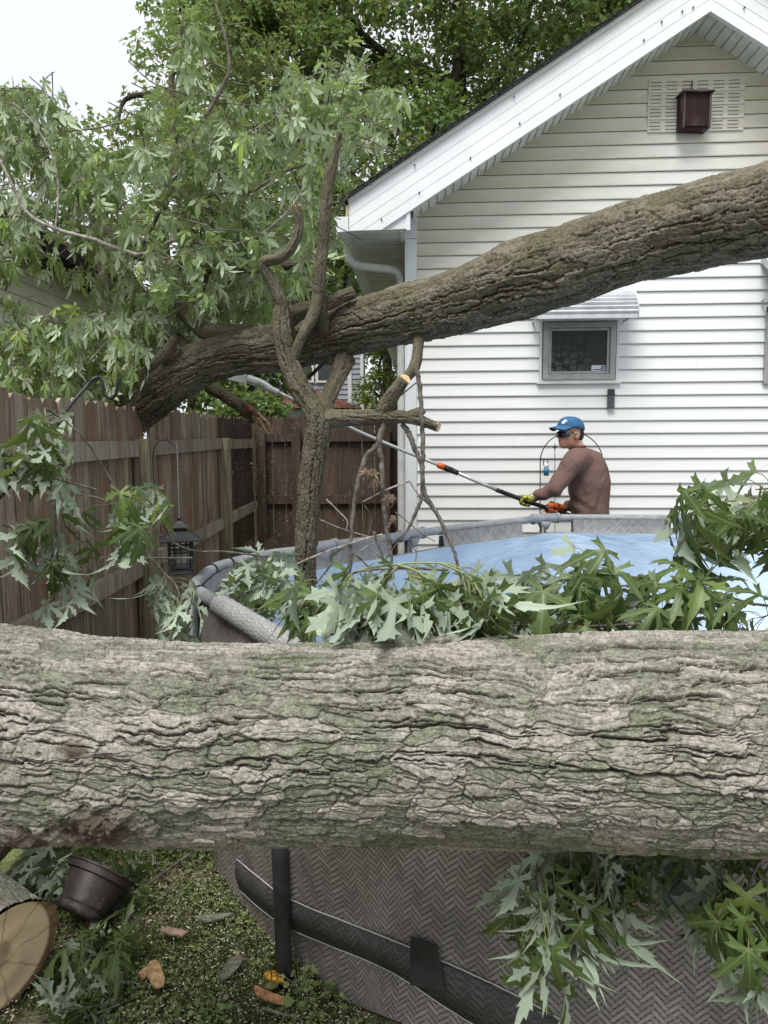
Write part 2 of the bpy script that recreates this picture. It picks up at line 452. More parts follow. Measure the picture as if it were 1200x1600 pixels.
def leaf_mat(name, top, under, var=.35, trans=.25, bright=(.20, .27, .045)):
    m = Mat(name, .48, .35)
    ge = m.n('ShaderNodeNewGeometry'); bf = X(m.nt, ge.outputs['Backfacing'])
    rnd = m.attr('rnd')
    uvn = m.n('ShaderNodeUVMap'); ux, uy, _ = m.sep(uvn.outputs[0])
    ang = ux.atan2(uy); wr = ang-(ang/.86).round()*.86
    rr = (ux*ux+uy*uy).pow(.5)
    vein = (wr.abs()*rr).ramp(.006, .022, 1, 0)*(uy+.30).gt(0)
    sv = ((rr*34+wr.abs()*22).sin()).ramp(.80, 1.0, 0, .35)
    dk = tuple(c*(1-var) for c in top)
    ct = m.mix(rnd, dk, tuple(c*(1+var) for c in top))
    ct = m.mix((rnd*7.3).fract().ramp(.80, 1.0, 0, .8), ct, bright)
    ct = m.mix((vein*.8).mx(sv*.6), ct, (.17, .21, .085))
    cu = m.mix((rnd*3.7).fract(), tuple(c*.72 for c in under), tuple(min(1, c*1.2) for c in under))
    cu = m.mix((vein*.6).mx(sv*.4), cu, tuple(c*.75 for c in under))
    c = m.mix(bf, ct, cu)
    m.color(c)
    m.rough(bf*.3+.42)
    tr = m.n('ShaderNodeBsdfTranslucent'); m.nt.links.new(m.mix(.5, ct, (.26, .33, .06)), tr.inputs[0])
    mx = m.n('ShaderNodeMixShader'); mx.inputs[0].default_value = trans
    m.nt.links.new(m.b.outputs[0], mx.inputs[1]); m.nt.links.new(tr.outputs[0], mx.inputs[2]); m.nt.links.new(mx.outputs[0], m.out.inputs['Surface'])
    return m.m
LEAF_NEAR = leaf_mat('maple_leaf_near', (.068, .108, .032), (.35, .42, .32), var=.4, bright=(.15, .21, .045))
LEAF_MID = leaf_mat('maple_leaf_crown', (.150, .225, .068), (.47, .56, .38), bright=(.38, .50, .09), trans=.32)
LEAF_FAR = leaf_mat('tree_leaf_far', (.11, .185, .045), (.20, .28, .12), .45, .36, (.13, .18, .035))
LEAF_BRIGHT = leaf_mat('bush_leaf_bright', (.16, .22, .04), (.22, .28, .10), .35, .3)
LEAF_OLIVE = leaf_mat('tree_leaf_pale', (.19, .27, .08), (.34, .43, .24), .35, .38)
LEAF_DRY = plain('dry_leaf', (.42, .27, .14), .8, .2, var=.25, sc=50)
CLOVER = leaf_mat('weed_leaf', (.13, .175, .06), (.20, .25, .12), bright=(.25, .32, .11))

def siding_mat():
    m = Mat('vinyl_siding_white', .55, .35); o = m.coord(); x, y, z = m.sep(o)
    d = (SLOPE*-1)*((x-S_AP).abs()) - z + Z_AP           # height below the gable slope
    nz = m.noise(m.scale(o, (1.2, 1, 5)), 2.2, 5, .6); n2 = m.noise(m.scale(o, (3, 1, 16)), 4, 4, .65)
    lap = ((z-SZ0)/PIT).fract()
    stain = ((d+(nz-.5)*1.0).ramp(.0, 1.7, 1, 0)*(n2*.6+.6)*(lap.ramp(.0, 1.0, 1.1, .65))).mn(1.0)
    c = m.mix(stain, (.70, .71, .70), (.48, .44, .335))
    c = m.mix(m.noise(m.scale(o, (5, 1, .8)), 6, 5, .7).ramp(.55, .85, 0, .16), c, (.55, .53, .45))
    m.color(c); c = m.mix(m.noise(m.scale(o, (9, 1, .5)), 3, 5, .7).ramp(.58, .80, 0, .22), c, (.50, .49, .43)); m.color(c); m.bump(m.noise(m.scale(o, (.6, 1, 4)), 3.2, 3)+m.noise(m.scale(o, (1, 1, 12)), 25, 3)*.08, .25, .012)
    return m.m
WHITE = plain('white_aluminium', (.70, .72, .74), .4, .45, var=.03, sc=4)
AWNING = plain('awning_metal', (.50, .52, .54), .5, .35, var=.08, sc=9)
WHITE_OLD = plain('white_trim', (.64, .65, .63), .5, .35, var=.05, sc=6)
SOFFIT = plain('soffit_vinyl', (.62, .63, .60), .55, .3, var=.08, sc=5)
GUTTER = plain('gutter_inside', (.58, .60, .58), .5, .3, var=.08)
SHINGLE = plain('roof_shingle', (.05, .05, .052), .95, .1, var=.4, sc=40, bump=.8, bsc=80)
GLASSY = None
def wood_mat(name, a, b, moss, wet=0.0):
    m = Mat(name, .85, .2); o = m.coord(); r = m.attr('rnd')
    x, y, z = m.sep(o)
    off = m.comb(x+r*7, y+r*13, z*.06)
    st = m.noise(off, 26, 6, .7, .8); fine = m.noise(m.comb(x+r*3, y, z*.03), 130, 4, .7)
    c = m.mix(st.ramp(.35, .65), a, b)
    c = m.mix((r*5.1).fract()*.55, c, tuple(v*.55 for v in a))
    c = m.mix(m.noise(m.comb(x+r*9, y, z*.35), 5, 4).ramp(.45, .65, 0, .75), c, moss)
    c = m.mix(fine.ramp(.38, .52, .65, 0), c, tuple(v*.3 for v in a))
    m.color(c); m.bump(fine+st, .6, .004)
    return m.m
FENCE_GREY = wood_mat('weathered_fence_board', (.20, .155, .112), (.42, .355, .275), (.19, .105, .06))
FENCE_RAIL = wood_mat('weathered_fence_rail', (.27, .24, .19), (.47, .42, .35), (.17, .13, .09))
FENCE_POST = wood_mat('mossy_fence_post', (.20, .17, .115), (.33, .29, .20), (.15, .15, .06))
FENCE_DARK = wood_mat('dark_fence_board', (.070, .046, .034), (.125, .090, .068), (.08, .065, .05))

def weave_mat(name, lo, hi, w=.017, gap=(.02, .019, .018), dirt=.4):
    m = Mat(name, .6, .3); uvn = m.n('ShaderNodeUVMap'); u, v, _ = m.sep(uvn.outputs[0])
    nzw = m.noise(uvn.outputs[0], 2.5, 3)
    a = (u+v*1.15+nzw*.05)/(w*1.41); b = (u-v*1.15+nzw*.05)/(w*1.41)
    ia = a.floor(); ib = b.floor(); fa = a.fract(); fb = b.fract()
    over = (ia+ib).mod(6).lt(3)                       # strand a on top
    pa = (fa*2-1).abs(); pb = (fb*2-1).abs()
    ina = pa.lt(.80); inb = pb.lt(.80)
    showa = (over*ina).mx((1-over)*(1-inb)*ina)
    showb = ((1-over)*inb).mx(over*(1-ina)*inb)
    under = (over*showb).mx((1-over)*showa)
    sa = m.noise(m.comb(a*5, b*.35, 0.0), 2.0, 3); sb = m.noise(m.comb(a*.35, b*5, 5.0), 2.0, 3)
    ra = ((ia*12.9898).sin()*43758.5).fract(); rb = ((ib*78.233).sin()*12543.2).fract()
    tone = showa*(ra*.4+sa.ramp(.3, .7)*.6)+showb*(rb*.4+sb.ramp(.3, .7)*.6)
    edge = (showa*pa+showb*pb).ramp(.35, .85, 1, .45)
    h = (showa+showb)*edge*(1-under*.55)
    c = m.mix(tone, lo, hi)
    c = m.mix(h, gap, c)
    c = m.mix(m.noise(uvn.outputs[0], 5, 4).ramp(.4, .7, 0, dirt), c, tuple(x*.5 for x in lo))
    c = m.mix(m.noise(uvn.outputs[0], 2.2, 5, .7).ramp(.52, .75, 0, dirt*.6), c, (.20, .17, .13))
    m.color(c); m.bump(h, .15, .002)
    return m.m
WEAVE = weave_mat('wicker_print_liner', (.13, .115, .105), (.36, .33, .305), w=.0145, gap=(.018, .016, .015))
WEAVE_PALE = weave_mat('wicker_print_pale', (.11, .11, .11), (.38, .38, .375), w=.015, gap=(.06, .06, .06), dirt=.1)
WEAVE_DARK = weave_mat('wicker_print_dark_band', (.028, .026, .025), (.10, .094, .09), w=.0145)
def blue_mat():
    m = Mat('pool_liner_blue', .35, .4); o = m.coord()
    f = m.noise(m.scale(o, (1, 1, 2.5)), 1.6, 4, .55, 1.2)
    c = m.mix(f.ramp(.35, .7), (.36, .46, .58), (.43, .525, .63))
    v = m.noise(m.scale(o, (1, 1, .5)), 7, 5, .6, 2.5)
    m.color(c); m.bump(f*1.0+v*.25, .45, .05)
    return m.m
LINER = blue_mat()
GATHER = weave_mat('gathered_sleeve', (.22, .215, .21), (.40, .395, .385), w=.012, gap=(.12, .12, .12), dirt=.25)
PIPE = plain('grey_steel_pipe', (.22, .235, .25), .4, .5, var=.12, sc=12)
PIPE_DARK = plain('dark_steel_leg', (.055, .062, .07), .4, .5, var=.2, sc=12)
BLACK_METAL = plain('black_iron', (.018, .019, .021), .45, .4, var=.3)
def pot_mat():
    m = Mat('dusty_dark_plastic', .6, .35); o = m.coord(); x, y, z = m.sep(o)
    d = m.noise(o, 22, 6, .75).ramp(.50, .72)*m.noise(o, 6, 3).ramp(.35, .65)
    c = m.mix(m.noise(o, 7, 4), (.028, .021, .021), (.048, .037, .036)); c = m.mix(d*.55, c, (.20, .17, .14))
    c = m.mix(m.noise(m.scale(o, (1, 1, 14)), 9, 3, .7).ramp(.60, .72, 0, .35), c, (.14, .12, .11)); m.color(c); m.rough(d*.3+.5); return m.m
BLACK_PLASTIC = pot_mat()
ALU = plain('brushed_aluminium', (.55, .56, .55), .38, .5, .35, var=.05)
ORANGE = plain('orange_plastic', (.72, .12, .025), .4, .4, var=.1)
RUBBER = plain('black_rubber_grip', (.02, .02, .021), .55, .3, var=.2)
# ================================================================== SETTING: ground
random.seed(5); rng = np.random.default_rng(7)
def ground_mat():
    m = Mat('lawn_soil', .95, .1); o = m.coord()
    a = m.noise(o, 2.3, 5, .65); b = m.noise(o, 30, 5, .7); c_ = m.noise(o, 140, 3, .7)
    c = m.mix(b.ramp(.35, .65), (.09, .072, .05), (.24, .20, .14))
    c = m.mix((a+(b-.5)*.5).ramp(.42, .56), c, (.11, .145, .05))
    c = m.mix((c_*.6+b*.4).ramp(.50, .64, 0, .8)*a.ramp(.35, .6), c, (.50, .42, .29))
    m.color(c); m.bump(b+c_*.5, .9, .015)
    return m.m
def make_ground():
    n = 260
    gx = np.sign(np.linspace(-1, 1, n))*np.abs(np.linspace(-1, 1, n))**3*150-.5
    gy = np.sign(np.linspace(-1, 1, n))*np.abs(np.linspace(-1, 1, n))**3*150+2.8
    Xg, Yg = np.meshgrid(gx, gy, indexing='ij')
    Z = .022*(fbm(Xg*3+500, Yg*3+500, 100000, 3, 4)-.5)
    Z -= .02
    idx = np.arange(n*n).reshape(n, n)
    q = np.stack([idx[:-1, :-1], idx[1:, :-1], idx[1:, 1:], idx[:-1, 1:]], -1).reshape(-1, 4)
    me = np_mesh('ground', np.stack([Xg, Yg, Z], -1).reshape(-1, 3), q, 4)
    o = link('ground', me, ground_mat()); o['kind'] = 'structure'
make_ground()

# ================================================================== HOUSE (local frame: x along the wall, y into depth, z up)
HA = R(3.15)
HO = P(635.5, 700, 6.24); HO = np.array([HO[0], 6.24, 0.0])
hx = np.array([math.cos(HA), -math.sin(HA), 0]); hy = np.array([math.sin(HA), math.cos(HA), 0])
def HW(px, py, off=0.0):
    """photo pixel -> (s, z) on the house's wall plane moved by off in depth"""
    d = ray(px, py); o = np.array([CX, CY, CZ])
    t = ((HO+hy*off-o)@hy)/(d@hy); p = o+d*t
    return float((p-HO)@hx), float(p[2])
OV = -.30                                   # rake overhang plane
S_AP, Z_AP = HW(1086, 37)
s1, z1 = HW(643, 331)
SLOPE = (Z_AP-z1)/(S_AP-s1)
HOUSE_W = 2*S_AP; S_EAVE = HW(543, 345, OV)[0]
house = thing('house', 'white vinyl sided house with gable and white rake boards behind the pool', 'house', HO, -HA)
PIT = .1035; SZ0 = HW(800, 832)[1]-PIT*9
SID = siding_mat()
def zl(s): return Z_AP-SLOPE*abs(s-S_AP)
# siding courses, real laps
PIT = .1035
def siding(mat, name, parent, s0, s1_, zbot, ztop_fn, smax_fn, holes=(), y0=0.0, pit=PIT, out=.0115, slim=None):
    mb = MB(); z = zbot
    while True:
        z2 = z+pit
        lim = smax_fn(z)
        if lim is None: break
        a0, b0 = lim; lim2 = smax_fn(z2) or ((a0+b0)/2, (a0+b0)/2); a1, b1 = lim2
        segs = [((a0, b0), (a1, b1))]
        for (h0, h1, hz0, hz1) in holes:
            if z2 > hz0+.01 and z < hz1-.01:
                ns = []
                for (c, d) in segs:
                    if h0 > c[0] and h1 < c[1]: ns += [((c[0], h0), (d[0], h0)), ((h1, c[1]), (h1, d[1]))]
                    elif h0 > c[0] and h0 < c[1]: ns += [((c[0], h0), (d[0], h0))]
                    else: ns += [(c, d)]
                segs = ns
        for (c, d) in segs:
            # slanted face, proud at the bottom, with a small curved lip under
            pr = [(0.0, out), (.007, out+.0015), (pit*.5, out*.55), (pit-.004, .001)]
            vs = []
            for (dz, dy) in pr:
                t = dz/pit
                vs += [(c[0]*(1-t)+d[0]*t, y0-dy, z+dz), (c[1]*(1-t)+d[1]*t, y0-dy, z+dz)]
            vs += [(c[0], y0+.004, z+.001), (c[1], y0+.004, z+.001)]
            mb.add(vs, [(0,1,3,2),(2,3,5,4),(4,5,7,6),(8,9,1,0)])
        z = z2
    return mb.build(name, mat, parent)
WIN = [*HW(847, 594), *HW(962, 503)]      # s0,z0,s1,z1
W2 = [HW(1199, 600)[0], HW(1199, 596)[1]]
def lims(z):
    if z > Z_AP-.02: return None
    dd = (Z_AP-z)/SLOPE
    return (max(.087, S_AP-dd), min(HOUSE_W-.085, S_AP+dd))
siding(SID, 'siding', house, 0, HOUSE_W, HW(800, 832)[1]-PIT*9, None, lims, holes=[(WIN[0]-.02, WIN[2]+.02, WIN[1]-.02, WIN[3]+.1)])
# wall core behind siding and the long side walls
mb = MB(); zt = zl(0)
mb.prism([(.02, .012, 0), (HOUSE_W-.02, .012, 0), (HOUSE_W-.02, .012, zt), (S_AP, .012, Z_AP), (.02, .012, zt)], (0, .12, 0))
mb.box((.02, .132, 0), (.12, 10.5, zt)); mb.box((HOUSE_W-.12, .132, 0), (HOUSE_W-.02, 10.5, zt)); mb.box((.12, 10.4, 0), (HOUSE_W-.12, 10.5, zt))
mb.build('wall', WHITE_OLD, house)
mb = MB(); zc = HW(645, 374)[1]
mb.box((0, -.022, 0), (.085, .0, zc)); mb.box((-.012, -.022, 0), (.0, .09, zc))
mb.build('corner_post', WHITE, house, bevel=.003)
mb = MB(); mb.box((HOUSE_W-.085, -.022, 0), (HOUSE_W, 0, zc)); mb.build('corner_post', WHITE, house, bevel=.003)
# seams between siding lengths
for (px, py) in ((1109, 420), (1088, 565), (803, 690), (803, 708), (1151, 248)):
    s, z = HW(px, py); zb = HW(800, 832)[1]-PIT*9; kz = math.floor((z-zb)/PIT); z0 = zb+kz*PIT
    mb = MB(); mb.hexa([(s, -.0145, z0+.001), (s+.006, -.0145, z0+.001), (s+.006, -.006, z0+.001), (s, -.006, z0+.001)],
            [(s, -.004, z0+PIT-.006), (s+.006, -.004, z0+PIT-.006), (s+.006, .0, z0+PIT-.006), (s, .0, z0+PIT-.006)])
    mb.build('siding_seam', WHITE_OLD, house)
# rake fascia: lapped strips
def rake_line(s, base, dz): return base-SLOPE*abs(s-S_AP)+dz
sb, zb_ = HW(640, 331, OV); FB = zb_+SLOPE*(S_AP-sb)            # bottom line height at apex
su, zu = HW(535, 318, OV); FT = zu+SLOPE*(S_AP-su)              # top line height at apex
SE = HW(545, 345, OV)[0]                                        # plumb end cut
ZCUT = HW(560, 361, OV)[1]
for side in (1, -1):
    mb = MB(); nst = 4; hh = (FT-.035-FB)/nst
    for i in range(nst):
        z0 = FB+hh*i; z1_ = z0+hh
        for (a, b) in ((SE, S_AP),):
            pts = []
            for (s, zz) in ((a, z0), (b, z0), (b, z1_), (a, z1_)):
                z = zz-SLOPE*abs(s-S_AP); pts.append([s, z])
            # plumb cut: clamp low end
            poly = pts
            cl_ = []
            for q in range(4):
                p_, n_ = poly[q], poly[(q+1) % 4]
                if p_[1] >= ZCUT: cl_.append(p_)
                if (p_[1] >= ZCUT) != (n_[1] >= ZCUT):
                    t_ = (ZCUT-p_[1])/(n_[1]-p_[1]); cl_.append([p_[0]+(n_[0]-p_[0])*t_, ZCUT])
            poly = cl_
            if side == -1: poly = [[2*S_AP-p[0], p[1]] for p in poly][::-1]
            y0 = OV-.004*(nst-i) if True else OV
            n4 = len(poly); zb4 = lambda p: (p[1]+SLOPE*abs(p[0]-S_AP)-z0)/hh
            f = [(p[0], y0-.006*(1-zb4(p)), p[1]) for p in poly]; b_ = [(p[0], OV+.02, p[1]) for p in poly]
            mb.add(f+b_, [tuple(range(n4)), tuple(range(n4, 2*n4))[::-1]]+[(k4, n4+k4, n4+(k4+1) % n4, (k4+1) % n4) for k4 in range(n4)])
    o = mb.build('rake_board', WHITE, house)
# trim cap under the shingles, joints and nails
mb = MB()
for sg in (1, -1):
    a = S_AP-sg*(S_AP-SE); 
    p = [(a, OV-.022, FT-.035-SLOPE*(S_AP-SE)), (S_AP, OV-.022, FT-.035), (S_AP, OV-.022, FT), (a, OV-.022, FT-SLOPE*(S_AP-SE))]
    mb.prism(p if sg == 1 else p[::-1], (0, .05, 0))
mb.build('drip_trim', WHITE_OLD, house)
for (px, py) in ((1083, 12), (1066, 18), (1034, 34), (1006, 63), (812, 193), (875, 148), (735, 247), (655, 301), (596, 343), (803, 151), (648, 258), (1163, 12)):
    s, z = HW(px, py, OV-.02); mb = MB(); mb.tube([(s, OV-.029, z), (s, OV-.015, z)], .006, 8); mb.build('nail_head', BLACK_METAL, house)
mb = MB(); mb.box((SE-.022, OV-.02, ZCUT+.01), (SE-.002, OV+.03, FT-SLOPE*(S_AP-SE)-.05)); mb.build('exposed_wood_end', plain('raw_wood_edge', (.55, .42, .22), .8, .2, var=.2, sc=30), house)
# fill panel at the eave end + end boards
mb = MB()
p = [HW(x, y, OV) for (x, y) in ((575, 361), (640, 357), (640, 329))]
mb.prism([(a, OV-.003, z) for (a, z) in p], (0, .03, 0)); 
s, z = HW(637, 345, OV); mb.box((s-.012, OV-.012, ZCUT-.002), (s+.02, OV+.02, z+.07))
mb.build('eave_return', WHITE, house); mb = MB(); mb.box((-.0125, -.03, zc+.002), (.0865, .004, ZCUT+.24)); mb.build('eave_return', WHITE, house)
# rake soffit (slanted, panelled)
for sg in (1, -1):
    mb = MB(); n = 34; sA = 0.06
    for i in range(n):
        a = sA+(S_AP-sA)*i/n; b = sA+(S_AP-sA)*(i+1)/n-.012
        for (x0, x1, lift) in ((a, b, 0.0), (b, b+.012, .012)):
            pa = (x0, FB-SLOPE*(S_AP-x0)+lift); pb = (x1, FB-SLOPE*(S_AP-x1)+lift)
            if sg == -1: pa = (2*S_AP-pa[0], pa[1]); pb = (2*S_AP-pb[0], pb[1])
            mb.add([(pa[0], OV+.02, pa[1]+.012), (pb[0], OV+.02, pb[1]+.012), (pb[0], -.0, pb[1]+.012), (pa[0], -.0, pa[1]+.012),
                    (pa[0], OV+.02, pa[1]+.022), (pb[0], OV+.02, pb[1]+.022), (pb[0], -.0, pb[1]+.022), (pa[0], -.0, pa[1]+.022)],
                   [(0,1,2,3),(7,6,5,4),(0,4,5,1),(1,5,6,2),(2,6,7,3),(3,7,4,0)])
    mb.build('rake_soffit', SOFFIT, house)
    mb = MB()
    a = (0.0, Z_AP-SLOPE*S_AP); b = (S_AP, Z_AP)
    if sg == -1: a = (HOUSE_W, a[1])
    mb.prism([(a[0], -.03, a[1]-.028), (b[0], -.03, b[1]-.028), (b[0], -.03, b[1]+.01), (a[0], -.03, a[1]+.01)] [::sg], (0, .028, 0))
    mb.build('soffit_moulding', WHITE_OLD, house)
# eave soffit along the side, ribbed, with gutter and downspout
ZE = ZCUT+.004
mb = MB(); y = OV+.02; i = 0
while y < 10.6:
    mb.box((SE+.03, y, ZE+(.006 if i % 2 else 0)), (-.013, y+(.10 if i % 2 == 0 else .012), ZE+.02)); y += (.10 if i % 2 == 0 else .012); i += 1
mb.box((SE, OV+.02, ZE-.012), (SE+.03, 10.6, ZE+.10)); mb.box((-.045, OV+.02, ZE-.012), (-.013, 10.6, ZE+.0))
mb.build('eave_soffit', SOFFIT, house)
mb = MB()
g0 = SE-.002
for (ya, yb) in ((OV-.02, 10.6),):
    prof = [(g0, .10), (g0, -.01), (g0-.085, -.015), (g0-.10, .03), (g0-.125, .06), (g0-.125, .10), (g0-.118, .10), (g0-.118, .062), (g0-.095, .034), (g0-.08, -.008), (g0-.006, -.003), (g0-.006, .10)]
    mb.prism([(a, ya, ZE+b) for (a, b) in prof], (0, yb-ya, 0)); mb.prism([(a, ya-.004, ZE+b) for (a, b) in prof[:6]], (0, .004, 0))
mb.build('gutter', WHITE, house)
def DS(px, py, off): s, z = HW(px, py, off); return (s, off, z)
mb = MB()
dy_ = .12
path = [(g0-.05, dy_, ZE-.01), (g0-.048, dy_, ZE-.075), (g0-.02, dy_, ZE-.145), (g0+.05, dy_, ZE-.175), (-.17, dy_, ZE-.205), (-.10, dy_, ZE-.225), (-.058, dy_, ZE-.265), (-.047, dy_, ZE-.34), (-.047, dy_-.03, ZE-.6), (-.047, dy_-.03, .1)]
c = spline(path, 8)
rr = .034*(1+.07*((np.arange(len(c)) % 2)*(np.arange(len(c)) < 60)))
mb.tube(c, rr, 12, r=.5); mb.build('downspout', GUTTER, house, smooth=True); mb = MB()
path2 = [(g0-.055, 9.6, ZE-.01), (g0-.05, 9.6, ZE-.10), (g0+.05, 9.6, ZE-.25), (-.09, 9.6, ZE-.32), (-.052, 9.6, ZE-.42), (-.052, 9.6, .1)]
mb.tube(spline(path2, 6), .042, 10)
mb.build('downspout', GUTTER, house, smooth=True)
# roof
mb = MB()
for sg in (1, -1):
    e = SE-.035; a = (e, FT-SLOPE*(S_AP-e)); b = (S_AP, FT)
    pts = [(a[0], OV-.05, a[1]), (b[0], OV-.05, b[1]), (b[0], OV-.05, b[1]+.022), (a[0], OV-.05, a[1]+.022)]
    if sg == -1: pts = [(2*S_AP-p[0], p[1], p[2]) for p in pts][::-1]
    mb.prism(pts, (0, 11.0, 0))
    if sg == 1:
        for i in range(26):
            s = e+i*.1; z = FT-SLOPE*(S_AP-s)+.022
            mb.add([(s-.006, OV-.055, z-.004), (s+.10, OV-.055, z+.10*SLOPE-.002), (s+.10, OV+10.9, z+.10*SLOPE-.002), (s-.006, OV+10.9, z-.004), (s-.006, OV-.055, z+.008), (s+.10, OV-.055, z+.10*SLOPE+.003), (s+.10, OV+10.9, z+.10*SLOPE+.003), (s-.006, OV+10.9, z+.008)],
               [(0,3,2,1),(4,5,6,7),(0,1,5,4),(1,2,6,5),(2,3,7,6),(3,0,4,7)])
mb.build('roof', SHINGLE, house)
# cable at the roof corner
mb = MB()
a = P(541, 322, 6.0); mb.tube(spline([P(517, 318, 5.95), P(529, 317, 5.95), P(537, 322, 5.95), P(540, 330, 5.95)], 6), .007, 6)
mb.tube(spline([P(531, 316, 5.95), P(535, 305, 5.95), P(545, 299, 5.95), P(560, 300, 5.95)], 6), .005, 6)
mb.build('cable', BLACK_METAL, house, smooth=True, wc=True)

# window + awning
def window_mat():
    m = Mat('dark_window_curtain', .25, .25); o = m.coord()
    x, y, z = m.sep(o)
    d = m.voronoi(m.scale(o, (1, .001, 1)), 17, 'DISTANCE_TO_EDGE', 'Distance', .55)
    f = m.noise(m.scale(o, (1, .001, 1)), 4, 3)
    lat = ((z-WIN[1]).ramp(.0, .40, 1, .1))*((x-WIN[0]).ramp(.0, .5, 1, .15))*f.ramp(.3, .7, .4, 1)
    c = m.mix(d.ramp(.02, .08)*.7, (.014, .018, .018), (.020, .025, .024))
    c = m.mix(lat*d.ramp(.05, .12), c, (.13, .14, .13))
    m.color(c); return m.m
FRAME = plain('window_aluminium', (.34, .34, .335), .45, .5, .3, var=.08, sc=15)
def frame_rect(mb, s0, z0, s1_, z1_, w, y0, y1):
    mb.box((s0, y0, z0), (s0+w, y1, z1_)); mb.box((s1_-w, y0, z0), (s1_, y1, z1_))
    mb.box((s0+w, y0, z0), (s1_-w, y1, z0+w)); mb.box((s0+w, y0, z1_-w), (s1_-w, y1, z1_))
s0, z0, s1w, z1w = WIN
mb = MB(); frame_rect(mb, s0, z0, s1w, z1w, .045, -.035, .01); frame_rect(mb, s0+.047, z0+.047, s1w-.047, z1w-.047, .022, -.022, .01)
wf = mb.build('window', FRAME, house, bevel=.002)
mb = MB(); mb.box((s0+.068, -.006, z0+.068), (s1w-.068, .009, z1w-.068)); mb.build('glass', window_mat(), wf)
mb = MB(); frame_rect(mb, s0-.028, z0-.022, s1w+.028, z1w+.03, .0275-.006, -.024, .006); mb.box((s0-.045, -.036, z0-.033), (s1w+.045, .0, z0-.0235)); mb.build('window_trim', WHITE_OLD, wf, bevel=.002)
a = HW(924, 571); b = HW(948, 580); mb = MB(); mb.box((a[0], -.009, b[1]), (b[0], -.0065, a[1])); st = mb.build('sticker', plain('sticker_white', (.62, .66, .72), .4, .4, var=.02), wf)
mb = MB(); a2 = HW(926, 577); b2 = HW(938, 578.3); mb.box((a2[0], -.0105, b2[1]), (b2[0], -.0092, a2[1]))
cc = HW(943, 576); ring = [(cc[0]+.019*math.cos(t), -.0105, cc[1]+.019*math.sin(t)) for t in np.linspace(0, 2*math.pi, 17)]
mb.tube(ring, .0055, 5); mb.box((cc[0]-.008, -.011, cc[1]-.003), (cc[0]+.008, -.0095, cc[1]+.004)); mb.build('sticker_print', plain('sticker_ink', (.08, .09, .10), .5, .3, var=.02), wf)
def awning(sa, sbb, ztop, zbot, drop):
    mb = MB(); n = 9
    def pf(t): return (-.02-.27*math.sin(t*math.pi*.5)**.9, ztop+(zbot-ztop)*(t**1.25))
    for i in range(n):
        t0 = i/n; t1 = (i+1)/n
        y0_, z0_ = pf(t0); y1_, z1_ = pf(t1); dy = y1_-y0_; dz = z1_-z0_
        prof = []
        for k in range(6):
            q = k/5; l = .020*math.sin(q*math.pi); nn = np.array([dz, -dy]); nn = nn/np.linalg.norm(nn); 
            prof.append((y0_+dy*q+nn[0]*l, z0_+dz*q-nn[1]*l*-1))
        low = [(p[0]+.004, p[1]-.008) for p in prof][::-1]
        pl = prof+low
        mb.prism([(sa, p[0], p[1]) for p in pl], (sbb-sa, 0, 0), r=i/n)
    for s in (sa-.012, sbb):
        pl = [(s, *pf(k/10)) for k in range(11)]; pl = [(p[0], p[1], p[2]+.012) for p in pl]
        low = [(s, *pf(k/10)) for k in range(10, -1, -1)]; low = [(p[0], p[1]+.02, p[2]-.045+.010*(i % 2)) for i, p in enumerate(low)]
        mb.prism(pl+low, (.012, 0, 0))
    yb, zb2 = pf(1); mb.box((sa, yb-.012, zb2-.035), (sbb, yb+.008, zb2-.004))
    for s in (sa+.01, sbb-.03): mb.tube([(s, -.005, zb2-.02), (s, yb+.01, zb2-.015)], .008, 6)
    return mb
sa = HW(838, 500, -.27)[0]; sbb = HW(995, 498, -.27)[0]; zb2 = HW(995, 490, -.27)[1]
awning(sa, sbb, HW(985, 449)[1], zb2, 0).build('awning', AWNING, house)
sa2 = HW(1192, 405, -.02)[0]
awning(sa2, sa2+.95, HW(1190, 404)[1], HW(1200, 452, -.27)[1]-.02, 0).build('awning', AWNING, house)
s0b = HW(1196, 480)[0]; z0b = HW(1196, 600)[1]; z1b = HW(1196, 485)[1]
mb = MB(); frame_rect(mb, s0b, z0b, s0b+.85, z1b, .045, -.036, .01); wf2 = mb.build('window', FRAME, house, bevel=.002)
mb = MB(); mb.box((s0b+.045, -.02, z0b+.045), (s0b+.805, -.012, z1b-.045)); mb.build('glass', plain('dark_glass', (.03, .035, .035), .1, .6, var=.2), wf2)
mb = MB(); mb.tube([HWp for HWp in [(s0b-.01, -.05, z1b+.0), (s0b+.06, -.09, z1b+.01)]], .02, 8); mb.build('awning_bracket', BLACK_METAL, wf2)
# gable vent slots
mb = MB(); mv = MB()
vs0, vz1 = HW(1013, 126); vs1, vz0 = HW(1160, 204)
mb.box((vs0, -.0165, vz0), (vs1, -.0, vz1))
zb0 = HW(800, 832)[1]-PIT*9
rows = []
for r_ in range(4):
    zr = vz1-.10*r_
    for c_ in range(6):
        s = vs0+.015+c_*(vs1-vs0-.02)/6
        for l in range(3):
            z = zr-.022-l*.027
            mv.box((s, -.019, z-.003), (s+.085, -.0158, z+.002))
vent = mb.build('gable_vent', SID, house); mv.build('vent_slots', plain('slot_shadow_grey', (.16, .16, .15), .8, .1, var=.1), vent)
mb = MB()
for r_ in range(1, 4):
    z = vz1-.10*r_; mb.box((vs0, -.024, z-.002), (vs1, -.0166, z+.004))
mb.build('vent_lap', SID, vent)

